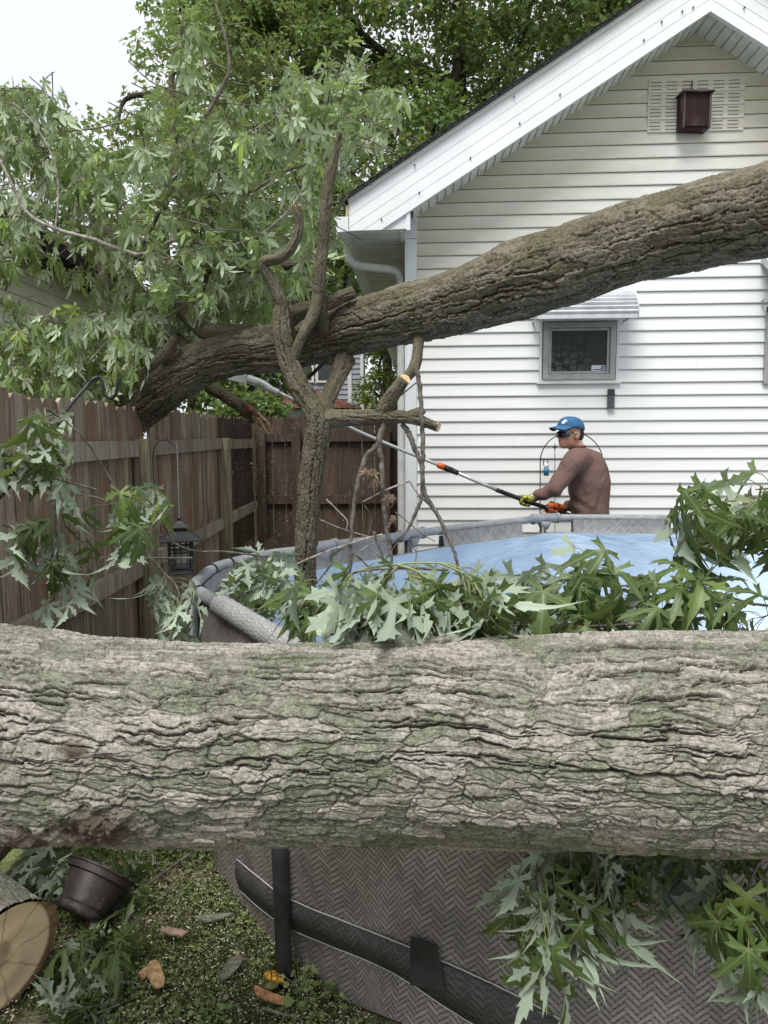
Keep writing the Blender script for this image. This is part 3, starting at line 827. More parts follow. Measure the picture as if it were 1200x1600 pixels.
# nest box
a = HW(1060, 152, -.06); b = HW(1103, 205, -.06)
bat = thing('nest_box', 'small dark brown wooden nest box hung under the gable peak', 'nest box', HO+hx*((a[0]+b[0])/2)+hy*-.02+np.array([0, 0, b[1]]), -HA+R(6))
w = (b[0]-a[0])/2; h = a[1]-b[1]
DW = wood_mat('dark_stained_wood', (.032, .016, .014), (.065, .036, .032), (.20, .15, .135))
mb = MB(); mb.box((-w+.012, -.115, .015), (w-.012, -.03, h-.008)); mb.build('front_panel', DW, bat)
mb = MB(); mb.box((-w, -.12, 0), (-w+.014, -.0, h-.002)); mb.box((w-.014, -.12, 0), (w, 0, h-.002)); mb.box((-w+.014, -.028, 0), (w-.014, 0, h-.002)); mb.box((-w+.014,-.10,.0),(w-.014,-.03,.013)); mb.build('box_side', DW, bat)
mb = MB(); mb.box((-w-.014, -.14, h), (w+.014, 0, h+.012)); mb.build('lid', DW, bat)
mb = MB(); mb.tube([(-.0, -.01, h+.012), (-.0, -.01, h+.13)], .004, 6); mb.build('hanger', BLACK_METAL, bat)
# doorbell like device
a = HW(949, 608, -.02); b = HW(959, 638, -.02)
dv_ = thing('door_camera', 'slim black and grey electronic device mounted on the siding below the window', 'camera', HO+hx*((a[0]+b[0])/2)+hy*-.014+np.array([0, 0, b[1]]), -HA)
w = (b[0]-a[0])/2; h = a[1]-b[1]
mb = MB(); mb.box((-w, -.03, 0), (w, 0, h*.64)); mb.build('lower_body', plain('device_grey', (.06, .065, .08), .35, .5, var=.05), dv_, bevel=.004)
mb = MB(); mb.box((-w, -.031, h*.645), (w, 0, h)); mb.tube([(0, -.032, h*.82), (0, -.036, h*.82)], w*.5, 14); mb.build('lens_face', plain('device_black', (.01, .01, .011), .15, .6, var=.05), dv_, bevel=.003)

# ================================================================== FENCES
FX = -1.39
def side_fence():
    f = thing('side_fence', 'weathered wooden board fence running back along the left side', 'fence', (FX, 4.2, 0))
    yy = 1.0; boards = {0: MB(), 1: MB(), 2: MB(), 3: MB(), 4: MB()}
    posts = [2.08, 4.23, 6.38, 8.05]
    rr = random.Random(3)
    while yy < 8.0:
        w = rr.uniform(.128, .142)
        if not (4.36 < yy+w/2 < 4.56):
            j = sum(1 for p in posts if yy+w/2 > p)
            z1_ = 1.775+rr.uniform(-.018, .018); x = FX-.03+rr.uniform(-.004, .004); tl = rr.uniform(-.004, .004)
            m = boards[j]
            pts = [(x, yy, .04), (x+tl, yy+w, .04), (x+tl, yy+w, z1_-.02), (x, yy+w-.025, z1_), (x, yy+.025, z1_), (x, yy, z1_-.02)]
            m.prism(pts, (-.018, 0, 0), r=rr.random())
        yy += w+rr.uniform(.002, .009)
    for j in range(4):
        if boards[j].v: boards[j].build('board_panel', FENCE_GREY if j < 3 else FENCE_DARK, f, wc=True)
    bnds = [1.0]+posts
    for i in range(len(bnds)-1):
        a = bnds[i]+(.055 if i else 0); b = bnds[i+1]-.055
        for z in (.17, .86, 1.53):
            sag = rr.uniform(-.012, .012)
            mb = MB(); mb.hexa([(FX-.027, a, z-.045), (FX+.015, a, z-.045), (FX+.015, b, z-.045+sag), (FX-.027, b, z-.045+sag)],
                               [(FX-.027, a, z+.045), (FX+.015, a, z+.045), (FX+.015, b, z+.045+sag), (FX-.027, b, z+.045+sag)])
            mb.build('rail', FENCE_RAIL, f, wc=True)
    for p in posts[:3]:
        mb = MB(); mb.box((FX-.025, p-.05, -.05), (FX+.068, p+.05, 1.60+rr.uniform(-.02, .02))); mb.build('post', FENCE_POST, f, wc=True, bevel=.004)
        mb = MB(); mb.box((FX+.01, p+.052, -.05), (FX+.055, p+.09, 1.55)); mb.build('post_batten', FENCE_RAIL, f, wc=True)
side_fence()
def rear_fence():
    f = thing('rear_fence', 'dark brown wooden board fence closing the yard behind the pool', 'fence', (-.6, 8.1, 0))
    rr = random.Random(9); x = -1.5; mb = MB()
    while x < .62:
        w = rr.uniform(.132, .14); z1_ = 1.80+rr.uniform(-.015, .015); y = 8.13+rr.uniform(-.004, .004)
        mb.prism([(x, y, .05), (x+w, y, .05), (x+w, y, z1_-.02), (x+w-.025, y, z1_), (x+.025, y, z1_), (x, y, z1_-.02)], (0, .018, 0), r=rr.random())
        x += w+rr.uniform(.003, .010)
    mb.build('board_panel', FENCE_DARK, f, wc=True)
    for z in (.2, .9, 1.58):
        mb = MB(); mb.box((-1.40, 8.085, z-.045), (.6, 8.126, z+.045)); mb.build('rail', FENCE_DARK, f, wc=True)
    for p in (-1.33, -.95, .02):
        mb = MB(); mb.box((p-.05, 8.03, -.05), (p+.05, 8.084, 1.68)); mb.build('post', FENCE_DARK, f, wc=True, bevel=.004)
rear_fence()

# ================================================================== POOL
def pool():
    po = thing('swimming_pool', 'round above ground pool with grey wicker print wall and pale blue liner', 'pool', (1.7, 3.6, 0))
    ZR = 1.0
    rim_px = [(600, 1050), (520, 1038), (430, 998), (370, 962), (322, 934), (305, 916), (332, 892), (360, 882), (421, 868), (470, 862), (530, 852), (600, 843), (670, 832), (740, 823), (812, 815), (850, 811), (900, 810), (1045, 811)]
    rim = [tuple(G(x, y, ZR)[:2]) for (x, y) in rim_px]
    rim[0] = (.12, 1.97)
    far = [(2.7, 5.25), (3.4, 4.8), (3.9, 4.1), (3.9, 3.2), (3.5, 2.4), (2.8, 1.95), (1.8, 1.84), (1.0, 1.84), (.5, 1.87)]
    base_px = [(560, 1572), (487, 1525), (437, 1483), (408, 1450), (362, 1392), (337, 1329)]
    base = [tuple(G(x, y, 0)[:2]) for (x, y) in base_px]
    rimc = rim+far; 
    def close(p, n): 
        p = np.array(p); q = spline(np.vstack([p[-2:], p, p[:2]]), n); return q[2*n:-(2*n)+n-0] if False else q[2*n:2*n+len(p)*n]
    rc = close(rimc, 14)
    # outer base outline: blend rim plan pulled in, and observed points on the near left
    base_full = base+[(rim[7][0]+.10, rim[7][1]-.05)]+[(r[0]*.97+.05, r[1]*.97+.1) for r in rim[9:]]+[(3.8*.98, 4.0), (3.8, 3.0), (3.4, 2.2), (2.6, 1.72), (1.7, 1.60), (1.0, 1.62), (.45, 1.70)]
    bc = close(base_full, 14)
    def arc(c):
        d = np.linalg.norm(np.diff(np.vstack([c, c[:1]]), axis=0), axis=1); t = np.r_[0, np.cumsum(d)]; return t
    def samp(c, n, off=0.0):
        t = arc(c); cc = np.vstack([c, c[:1]]); u = (np.linspace(0, 1, n, endpoint=False)+off) % 1*t[-1]
        return np.stack([np.interp(u, t, cc[:, 0]), np.interp(u, t, cc[:, 1])], 1), t[-1]
    n = 520; 
    ctr = np.array([1.7, 3.5])
    # match by angle about the centre
    def by_angle(c, ang):
        a = np.arctan2(c[:, 1]-ctr[1], c[:, 0]-ctr[0]); o = np.argsort(a); a = a[o]; r = np.linalg.norm(c-ctr, axis=1)[o]
        a = np.r_[a-2*math.pi, a, a+2*math.pi]; r = np.r_[r, r, r]
        rr = np.interp(ang, a, r); return ctr+np.stack([np.cos(ang), np.sin(ang)], 1)*rr[:, None]
    pr, L = samp(rc, n)
    pr = np.roll(pr, -int(np.argmax(pr[:, 0])), axis=0)
    ang = np.unwrap(np.arctan2(pr[:, 1]-ctr[1], pr[:, 0]-ctr[0]))
    pb = by_angle(bc, (ang+math.pi) % (2*math.pi)-math.pi)
    nv = 40; zz = np.linspace(0, 1, nv)
    s = np.r_[0, np.cumsum(np.linalg.norm(np.diff(pr, axis=0), axis=1))]
    V = []; UV = []
    cen = ctr
    for k, t in enumerate(zz):
        b = (1-t); xy = pb*b+pr*t
        bulge = .035*math.sin(math.pi*t)
        out = (xy-cen); out /= np.linalg.norm(out, axis=1)[:, None]
        w = (.016*np.sin(s*2.1+3*t)+.010*np.sin(s*7.3-6*t)+.006*np.sin(s*15+9*t+2*np.sin(s*3))+.004*np.sin(s*31-14*t))*math.sin(math.pi*t)
        xy = xy+out*(bulge+w)[:, None]
        V.append(np.c_[xy, np.full(n, t*(ZR-.03))]); UV.append(np.c_[s, np.full(n, t*ZR)])
    V = np.array(V); UV = np.array(UV)
    idx = np.arange(nv*n).reshape(nv, n)
    pxs = np.array([proj((p[0], p[1], ZR))[0] for p in pr]); ys = pr[:, 1]
    farm = ys > 3.9
    gaps = [(395, 478), (600, 682), (808, 891), (1045, 1110)]
    ing = np.zeros(n, bool)
    for (a, b) in gaps: ing |= farm & (pxs > a) & (pxs < b)
    q = np.stack([idx[:-1], np.roll(idx, -1, 1)[:-1], np.roll(idx, -1, 1)[1:], idx[1:]], -1)
    keep = np.ones((nv-1, n), bool); keep[-3:, ing] = False; keep[:, n-1] = False
    q = q[keep].reshape(-1, 4)
    me = np_mesh('outer_wall', V.reshape(-1, 3), q, 4, uv=UV.reshape(-1, 2)); link('outer_wall', me, WEAVE, po, world_coords=True)
    # inner liner: a little inside, down to the floor
    Vi = []; 
    def inn(d):
        out = (pr-cen); out /= np.linalg.norm(out, axis=1)[:, None]; return pr-out*d
    levels = [(.03, ZR-.005), (.035, ZR-.05), (.05, ZR-.092), (.055, ZR-.10), (.05, .8), (.05, .5), (.06, .2), (.12, .08), (.3, .05)]
    for (d, z) in levels:
        w = .010*np.sin(s*5.1+z*9)+.006*np.sin(s*13+z*4)
        out = (pr-cen)/np.linalg.norm(pr-cen, axis=1)[:, None]
        kk_ = min(nv-1, z*(nv-1)); i0 = int(kk_); i1 = min(nv-1, i0+1); wxy = V[i0, :, :2]*(1-kk_+i0)+V[i1, :, :2]*(kk_-i0)
        xy = (wxy if z < .97 else pr)-out*d+out*(w*(z < .85))[:, None]
        Vi.append(np.c_[xy, np.full(n, z)])
    Vi = np.array(Vi); ni = len(levels); idx = np.arange(ni*n).reshape(ni, n)
    qi = np.stack([idx[:-1], np.roll(idx, -1, 1)[:-1], np.roll(idx, -1, 1)[1:], idx[1:]], -1).reshape(-1, 4)
    VV = np.vstack([Vi[3:].reshape(-1, 3), [[cen[0], cen[1], .04]]]); q2 = qi.reshape(ni-1, n, 4)[3:].reshape(-1, 4)-3*n
    m_ = (ni-3)*n; last = np.arange((ni-4)*n, (ni-3)*n)
    tri = np.stack([last, np.roll(last, -1), np.full(n, m_)], -1)
    flat = np.r_[q2.ravel(), tri.ravel()]; sizes = np.r_[np.full(len(q2), 4), np.full(n, 3)]
    me = np_mesh('liner', VV, (flat, sizes), None); link('liner', me, LINER, po, world_coords=True)
    # pale wicker band inside the rim with slots where the pipe shows
    uvb = []; Vb = Vi[:4].copy()
    UVb = np.array([np.c_[s, np.full(n, z)] for (_, z) in levels[:4]])
    qb = []
    idx = np.arange(4*n).reshape(4, n)
    for k in range(3):
        for i in range(n):
            j = (i+1) % n
            if k < 2 and ing[i]: continue
            qb.append((idx[k, i], idx[k, j], idx[k+1, j], idx[k+1, i]))
    # band only for samples away from seam
    qb = [f for f in qb if not (f[0] % n == n-1 or f[1] % n == 0 and f[0] % n == n-1)]
    me = np_mesh('inner_band', Vb.reshape(-1, 3), qb, 4, uv=UVb.reshape(-1, 2)); bo = link('inner_band', me, WEAVE_PALE, po, world_coords=True)
    # rim pipe + sleeves
    rp = np.vstack([np.c_[pr, np.full(n, ZR+.005)], [[*pr[0], ZR+.005]]])
    mb = MB(); mb.tube(rp[::2], .026, 12, cap=False); mb.build('rim_pipe', PIPE, po, smooth=True, wc=True)
    runs = []; cur = []
    for i in range(n):
        brk = ing[i] or (not farm[i] and 296 < pxs[i] < 345 and ys[i] > 2.6)
        if brk:
            if len(cur) > 6: runs.append(cur)
            cur = []
        else: cur.append(i)
    if len(cur) > 6: runs.append(cur)
    for run in runs:
        c = np.c_[pr[run], np.full(len(run), ZR+.002)]; c, t = resample(c, .008)
        T, N, B = frames(c); seg = 20; a = np.linspace(0, 2*math.pi, seg, endpoint=False)
        near = c[:, 1] < 3.0
        rad = np.where(near, .035, .027)
        ripple = np.sin(t*2*math.pi/.02+.8*np.sin(t*31))[:, None]*np.where(near, .0035, .0006)[:, None]*(1+.4*np.sin(a*3+1)[None, :])
        rr = rad[:, None]+ripple
        V_ = c[:, None, :]+rr[..., None]*(np.cos(a)[None, :, None]*N[:, None]+np.sin(a)[None, :, None]*B[:, None])
        idx = np.arange(len(c)*seg).reshape(len(c), seg)
        q = np.stack([idx[:-1], idx[1:], np.roll(idx, -1, 1)[1:], np.roll(idx, -1, 1)[:-1]], -1).reshape(-1, 4)
        uv = np.stack([np.repeat(t, seg), np.tile(a/(2*math.pi)*.24, len(c))], 1)
        me = np_mesh('rim_sleeve', V_.reshape(-1, 3), q, 4, uv=uv); me.flip_normals(); link('rim_sleeve', me, GATHER if near.mean() > .5 else WEAVE_PALE, po, world_coords=True)
    # joints (T connectors) and elbow straps
    def at_px(px, fr=True):
        m = farm if fr else ~farm
        i = np.argmin(np.where(m, abs(pxs-px), 1e9)); return i
    for px in (440, 645, 852, 1075):
        i = at_px(px); c = rp[max(i-4, 0):i+5]
        mb = MB(); mb.tube(c, .034, 12); T = c[-1]-c[0]; T /= np.linalg.norm(T)
        mid = c[len(c)//2]; mb.tube([mid+np.array([0, 0, -.02]), mid+np.array([0, 0, -.075])], [.055, .03], 12)
        mb.tube([c[0]-T*.012, c[0]+T*.006], .038, 12); mb.tube([c[-1]-T*.006, c[-1]+T*.012], .038, 12)
        mb.build('pipe_joint', PIPE, po, smooth=True, wc=True)
    for (px, fr) in ((316, False), (330, True), (358, True)):
        cand = [i for i in range(n) if abs(pxs[i]-px) < 8 and (ys[i] > 2.95) == fr]
        if not cand: continue
        i = cand[len(cand)//2]; c = rp[i]; T = rp[(i+1) % n]-rp[i-1]; T /= np.linalg.norm(T)
        mb = MB(); mb.tube([c-T*.005, c+T*.005], .031 if fr else .031, 14); mb.build('strap_ring', BLACK_METAL, po, smooth=False, wc=True)
    # legs
    for (tx, bx) in (((430, 1000), (445, 1530)), ((312, 930), None), ((645, 838), None), ((852, 812), None)):
        t_ = G(*tx, ZR) if True else None
        if bx is None:
            b_ = t_.copy(); o_ = (b_[:2]-cen); o_ /= np.linalg.norm(o_); b_[:2] += o_*.03; b_[2] = -.02; t_[:2] += o_*.03
        else:
            b_ = G(*bx, 0.0); b_[2] = -.03; t_ = np.array([b_[0]-.02, b_[1]+.02, ZR-.02])
        mb = MB(); mb.tube([b_, t_], .024, 14); mb.build('leg', PIPE_DARK, po, smooth=True, wc=True)
    # dark band round the wall with pale piping
    top = [(330, 1322), (345, 1330), (395, 1345), (432, 1388), (520, 1430), (580, 1452), (640, 1474), (700, 1499), (800, 1546), (900, 1600), (1200, 1750)]
    bot = [(330, 1345), (345, 1362), (395, 1405), (440, 1442), (520, 1476), (600, 1508), (640, 1530), (730, 1592), (800, 1630), (1200, 1850)]
    near = [i for i in range(n) if pr[i, 1] < 3.1 and pr[i, 0] < 1.5]
    near = sorted(near, key=lambda i: (i+n//2) % n)
    tv = []; bv = []; ss = []
    wl_ = V  # wall grid nv,n
    def wall_hit(px, py):
        d = ray(px, py); best = None
        for i in near:
            col = wl_[:, i, :]
            pxx = [proj(p) for p in (col[2], col[-4])]
            dx = abs(np.interp(py, [pxx[1][1], pxx[0][1]], [pxx[1][0], pxx[0][0]])-px)
            if best is None or dx < best[0]: best = (dx, i)
        i = best[1]; col = wl_[:, i, :]; pys = np.array([proj(p)[1] for p in col])[::-1]
        z = np.interp(py, pys, col[::-1, 2]); x = np.interp(z, col[:, 2], col[:, 0]); y = np.interp(z, col[:, 2], col[:, 1])
        o_ = np.array([x, y])-cen; o_ /= np.linalg.norm(o_)
        return np.array([x+o_[0]*.008, y+o_[1]*.008, z]), s[i]
    xs = np.linspace(368, 900, 60)
    tx, ty = zip(*top); bx_, by_ = zip(*bot)
    VV = []; UU = []; AB = []
    for x in xs:
        a, sa_ = wall_hit(x, np.interp(x, tx, ty)); b, sb_ = wall_hit(x, np.interp(x, bx_, by_))
        AB.append((a, b, sa_, sb_))
    A_ = np.array([q_[0] for q_ in AB]); B_ = np.array([q_[1] for q_ in AB])
    def sm_(Q):
        Qp = np.vstack([Q[:1]]*4+[Q]+[Q[-1:]]*4); return sum(Qp[k:k+len(Q)] for k in range(9))/9
    A_ = sm_(A_); B_ = sm_(B_)
    for a, b, (_, _, sa_, sb_) in zip(A_, B_, AB):
        for t in (0, .5, 1):
            p = a*(1-t)+b*t; o_ = (p[:2]-cen)/np.linalg.norm(p[:2]-cen); p = p.copy(); p[:2] += o_*(.010*math.sin(t*math.pi)); VV.append(p); UU.append((sa_*(1-t)+sb_*t, p[2]))
    m3 = len(xs); q = []
    for i in range(m3-1):
        for k in range(2): q.append((i*3+k, i*3+k+1, (i+1)*3+k+1, (i+1)*3+k))
    me = np_mesh('wall_strap', np.array(VV), q, 4, uv=np.array(UU)); ob = link('wall_strap', me, WEAVE_DARK, po, world_coords=True)
    sm = ob.modifiers.new('thick', 'SOLIDIFY'); sm.thickness = .002
    VV = np.array(VV).reshape(m3, 3, 3)
    mb = MB(); mb.tube(VV[:, 0], .0022, 6); mb.tube(VV[:, 2], .0016, 6); mb.build('strap_piping', plain('pale_piping', (.42, .41, .39), .5, .3), po, smooth=True, wc=True)
    a, _ = wall_hit(655, 1455); b, _ = wall_hit(700, 1470); c_, _ = wall_hit(700, 1540); d, _ = wall_hit(652, 1530)
    o_ = np.array([-.4, -.9, 0])*.014
    mb = MB(); mb.prism([a+o_, b+o_, c_+o_, d+o_], (0, -.004, 0)); mb.build('strap_patch', plain('dark_patch', (.035, .034, .033), .6, .3, var=.2), po, wc=True)
    return po, rp, cen
pool_o, RIMP, PCEN = pool()
# ================================================================== LEAVES
_H = [(0, 0), (.07, -.05), (.19, -.12), (.36, -.27), (.32, -.12), (.44, -.10), (.30, -.01), (.18, .03), (.10, .075),
      (.24, .14), (.38, .13), (.42, .24), (.58, .25), (.58, .37), (.80, .52), (.62, .47), (.66, .63), (.48, .48), (.37, .50), (.33, .38), (.18, .27), (.075, .22),
      (.105, .46), (.13, .58), (.30, .73), (.19, .74), (.22, .90), (.12, .88), (.10, 1.04), (.045, 1.10), (0, 1.32)]
def leaf_hi(fold, curl, droop, twist=0.0):
    def sh(x, y):
        r = math.hypot(x, y); z = fold*abs(x) - curl*(r**2)*.55 + .05*math.sin(9*x+5*y)*r
        yy = y; zz = z
        a = droop*max(0, yy); 
        if droop: yy2 = math.sin(a)/droop if y > 0 else y; zz = z-(1-math.cos(a))/droop if y > 0 else z
        else: yy2 = yy
        zz += twist*x*y
        return (x*.98, yy2, zz)
    V = [sh(x, y) for (x, y) in _H]; UV = [(x, y) for (x, y) in _H]
    n = len(_H)
    right = list(range(n))
    left = [0]
    for i in range(1, n-1):
        x, y = _H[i]; k = .95+.1*math.sin(i*1.7)
        V.append(sh(-x*k, y*(.97+.05*math.cos(i)))); UV.append((-x, y)); left.append(len(V)-1)
    left.append(n-1)
    # midrib vertices so the fold is real
    mids = []
    for y in (.22, .58, .88): V.append(sh(0, y)); UV.append((0, y)); mids.append(len(V)-1)
    m1, m2, m3 = mids
    L = left
    def fc(S):   # S: index list base..tip ; pieces between midrib points
        return [[S[0]]+S[1:9]+[m1], [m1]+S[8:22], [m1]+S[21:24]+[m2], [m2]+S[23:28]+[m3], [m3]+S[27:]]
    F_ = fc(right)+[f[::-1] for f in fc(L)]
    return np.array(V, float), F_, np.array(UV, float)
def leaf_mid(curl, fold, droop=.0):
    # five pointed lobes, each a folded kite with one side tooth
    V = [(0, 0, 0)]; UV = [(0, 0)]; F_ = []
    for (ang, L, w) in ((0, 1.2, .15), (48, .86, .13), (-48, .86, .13), (112, .42, .10), (-112, .42, .10)):
        a = R(ang); dx, dy = math.sin(a), math.cos(a); nx, ny = dy, -dx
        pts = [(L*.42*dx+w*nx, L*.42*dy+w*ny), (L*.66*dx+w*.9*nx*1.25, L*.70*dy+w*.9*ny*1.25), (L*dx, L*dy), (L*.60*dx-w*1.15*nx, L*.66*dy-w*1.15*ny), (L*.40*dx-w*nx, L*.40*dy-w*ny)]
        b = len(V)
        for (x, y) in pts:
            r = math.hypot(x, y); V.append((x, y, -curl*r*r*.6+fold*abs(x)*(.4 if ang else 0)-(.06 if (x, y) != pts[2] else 0)*0)); UV.append((x, y))
        mx, my = L*.5*dx, L*.5*dy; V.append((mx, my, -curl*.25*.6*L*L+fold*.10+.0)); UV.append((mx, my)); m = len(V)-1
        F_ += [[0, b+4, m, b], [m, b+4, b+3, b+2], [m, b+2, b+1, b]] if False else [[0, m, b], [0, b+4, m], [m, b+4, b+3, b+2], [m, b+2, b+1, b]]
    F_ = [f[::-1] for f in F_]
    return np.array(V, float), F_, np.array(UV, float)
def leaf_lo(curl):
    pts = [(0, 0), (.22, -.05), (.48, .22), (.30, .42), (.12, .45), (0, 1.0), (-.14, .5), (-.30, .42), (-.48, .2), (-.2, -.05)]
    V = [(x, y, -curl*(x*x+y*y)+.12*abs(x)) for (x, y) in pts]
    return np.array(V, float), [[0, 1, 2, 3, 4, 5], [0, 5, 6, 7, 8, 9]], np.array(pts, float)
def clover_t():
    V = [(0, 0, 0)]; F_ = []
    V = [(.5*math.cos(a)*(1+.1*math.sin(3*a)), .5+.5*math.sin(a), .06*math.sin(2*a)) for a in np.linspace(0, 2*math.pi, 9)[:-1]]
    return np.array(V, float), [list(range(8))], np.array([(v[0], v[1]) for v in V])
HI = [leaf_hi(.10, .45, .8, .2), leaf_hi(-.35, .6, 1.2, .5), leaf_hi(.40, .3, .5, -.5), leaf_hi(.15, .9, 1.5, .2), leaf_hi(-.6, .4, .7, .4), leaf_hi(.65, .5, 1.0, -.2), leaf_hi(.0, 1.1, .6, -.6)]
MID = [leaf_mid(.35, .1), leaf_mid(.9, -.2), leaf_mid(.6, .5), leaf_mid(1.2, .0)]
LO = [leaf_lo(.15), leaf_lo(.5)]
def nrm(a): return a/(np.linalg.norm(a, axis=-1, keepdims=True)+1e-9)
def leaves(name, mat, parent, pos, dirs, nor, size, templates, seed=0, wc=True, narrow=None, kind=None):
    """pos = leaf base (blade), dirs = midrib direction, nor = upper side"""
    rg = np.random.default_rng(seed); N = len(pos)
    if N == 0: return None
    pos = np.asarray(pos, float); d = nrm(np.asarray(dirs, float)); nn = np.asarray(nor, float)
    nn = nrm(nn-d*(nn*d).sum(1)[:, None]); x = np.cross(d, nn)
    size = np.broadcast_to(np.asarray(size, float), (N,))
    nw = rg.uniform(.78, 1.05, N) if narrow is None else rg.uniform(narrow[0], narrow[1], N)
    pick = rg.integers(0, len(templates), N)
    Vs = []; flat = []; sizes = []; uvs = []; rn = []; base = 0; rnd = rg.random(N)
    for k, (tv, tf, tuv) in enumerate(templates):
        ix = np.where(pick == k)[0]
        if len(ix) == 0: continue
        s = size[ix][:, None, None]
        W = (tv[None, :, 0:1]*nw[ix][:, None, None]*x[ix][:, None, :] + tv[None, :, 1:2]*d[ix][:, None, :] + tv[None, :, 2:3]*nn[ix][:, None, :])*s + pos[ix][:, None, :]
        m = len(tv); Vs.append(W.reshape(-1, 3)); uvs.append(np.tile(tuv, (len(ix), 1))); rn.append(np.repeat(rnd[ix], m))
        fl = np.concatenate([np.array(f) for f in tf]); sz = np.array([len(f) for f in tf])
        off = base+np.arange(len(ix))*m
        flat.append((fl[None, :]+off[:, None]).ravel()); sizes.append(np.tile(sz, len(ix))); base += m*len(ix)
    me = np_mesh(name, np.vstack(Vs), (np.concatenate(flat), np.concatenate(sizes)), None, uv=np.vstack(uvs), attrs={'rnd': np.concatenate(rn)}, smooth=False)
    o = link(name, me, mat, parent, world_coords=wc)
    if kind: o['kind'] = kind
    return o
def twig_leaves(path, n, size, rg, droop=.8, spread=1.0, t0=.25, tipw=1.6, pet=.7, up=.5, back=0.0):
    """leaf placements along a twig; returns pos, dir, nor, size"""
    p = np.asarray(path, float); d_ = np.r_[0, np.cumsum(np.linalg.norm(np.diff(p, axis=0), axis=1))]
    t = t0+(1-t0)*rg.random(n)**(1/tipw); 
    q = np.stack([np.interp(t*d_[-1], d_, p[:, k]) for k in range(3)], 1)
    q2 = np.stack([np.interp(np.clip(t*d_[-1]-.02, 0, None), d_, p[:, k]) for k in range(3)], 1)
    T = nrm(q-q2+1e-6)
    r = nrm(rg.normal(size=(n, 3))); r = nrm(r-T*(r*T).sum(1)[:, None]*.8)
    s = size*rg.uniform(.6, 1.15, n)
    out = nrm(r*spread+T*.5+np.array([0, 0, -droop*.35]))
    pos = q+out*(s*pet)[:, None]
    dr = nrm(out*.75+np.array([0, 0, -droop])+rg.normal(size=(n, 3))*.18)
    # hang: upper side faces outward/up
    nor = nrm(out*.8+np.array([0, back, up])+rg.normal(size=(n, 3))*.55)
    return pos, dr, nor, s, q
STALK = plain('leaf_stalk', (.20, .24, .09), .6, .3, var=.2, sc=30)
class Foliage:
    def __init__(s): s.a = []; s.tw = []
    def add(s, path, n, size, rg, rad=.004, **k):
        s.a.append(twig_leaves(path, n, size, rg, **k)); 
        if rad: s.tw.append((path, rad))
    def build(s, name, parent, mat, tmpl, seed, twmat=None, twname='twig', narrow=None, seg=5):
        if s.tw:
            mb = MB()
            for (p, r) in s.tw: mb.tube(p, np.linspace(r, r*.35, len(p)), seg, cap=False)
            mb.build(twname, twmat or TWIG, parent, smooth=True, wc=True)
        pos = np.vstack([a[0] for a in s.a]); d = np.vstack([a[1] for a in s.a]); nn = np.vstack([a[2] for a in s.a]); sz = np.concatenate([a[3] for a in s.a])
        q = np.vstack([a[4] for a in s.a]); N = len(q)
        # leaf stalks from the twig to each blade, bowed upward
        ts = np.array([0, .35, .7, 1.0]); bow = (ts*(1-ts)*4)[None, :, None]*np.array([0, 0, .12])*sz[:, None, None]
        C = q[:, None, :]*(1-ts)[None, :, None]+(pos+nrm(d)*(sz*.04)[:, None])[:, None, :]*ts[None, :, None]+bow
        dd = pos-q; w1 = nrm(np.cross(dd, [0, 0, 1.0]))*(sz*.011)[:, None]; w2 = nrm(np.cross(dd, w1))*(sz*.011)[:, None]
        offs = np.stack([w1, -.5*w1+.87*w2, -.5*w1-.87*w2], 1)
        VV = C[:, :, None, :]+offs[:, None, :, :]
        idx = np.arange(N*12).reshape(N, 4, 3)
        qd = np.stack([idx[:, :-1], np.roll(idx, -1, 2)[:, :-1], np.roll(idx, -1, 2)[:, 1:], idx[:, 1:]], -1).reshape(-1, 4)
        me = np_mesh('leaf_stalks', VV.reshape(-1, 3), qd, 4); link('leaf_stalks', me, STALK, parent, world_coords=True)
        return leaves(name, mat, parent, pos, d, nn, sz, tmpl, seed, narrow=narrow)

# ================================================================== FOREGROUND LOG
LOGY = 1.46
def log_section(yt, yb):
    at = math.atan((yt-800)/FPX)+PITCH; ab = math.atan((yb-800)/FPX)+PITCH
    mid = (at+ab)/2; dist = LOGY/math.cos(mid); return CZ-dist*math.sin(mid), dist*math.sin((ab-at)/2)
lpx = [-190, -60, 40, 140, 350, 600, 800, 1000, 1200, 1370]
ltop = [972, 974, 982, 996, 1008, 1001, 997, 992, 990, 986]
lbot = [1300, 1312, 1318, 1318, 1318, 1317, 1326, 1336, 1346, 1356]
pts = []; rads = []
for x, a, b in zip(lpx, ltop, lbot):
    z, r = log_section(a, b); pts.append((P(x, 1150, LOGY)[0], LOGY, z)); rads.append(r)
log = thing('fallen_log', 'huge pale grey barked log lying across the pool in the foreground', 'log', (0, LOGY, .76))
# facing angle: direction towards the camera in the tube's own frame (N is up, B = T x N)
kb_u = (P(155, 1275, 1.28)[0]-pts[0][0])
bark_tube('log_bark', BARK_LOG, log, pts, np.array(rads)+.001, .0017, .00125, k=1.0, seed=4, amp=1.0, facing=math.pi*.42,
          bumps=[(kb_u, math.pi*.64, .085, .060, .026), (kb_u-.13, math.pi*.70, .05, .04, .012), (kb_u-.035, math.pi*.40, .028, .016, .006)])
# second limb seen just behind the log between the leaves
l2 = thing('limb_piece', 'mossy bark limb lying behind the big foreground log between leaf sprays', 'limb', P(700, 985, 1.86))
bark_tube('limb_bark', BARK_LOG, l2, [P(560, 1000, 1.98), P(640, 985, 1.92), P(740, 981, 1.88), P(850, 992, 1.84), P(960, 1005, 1.8)], [.035, .045, .047, .04, .03], .003, .003, k=.6, seed=9, amp=.9)

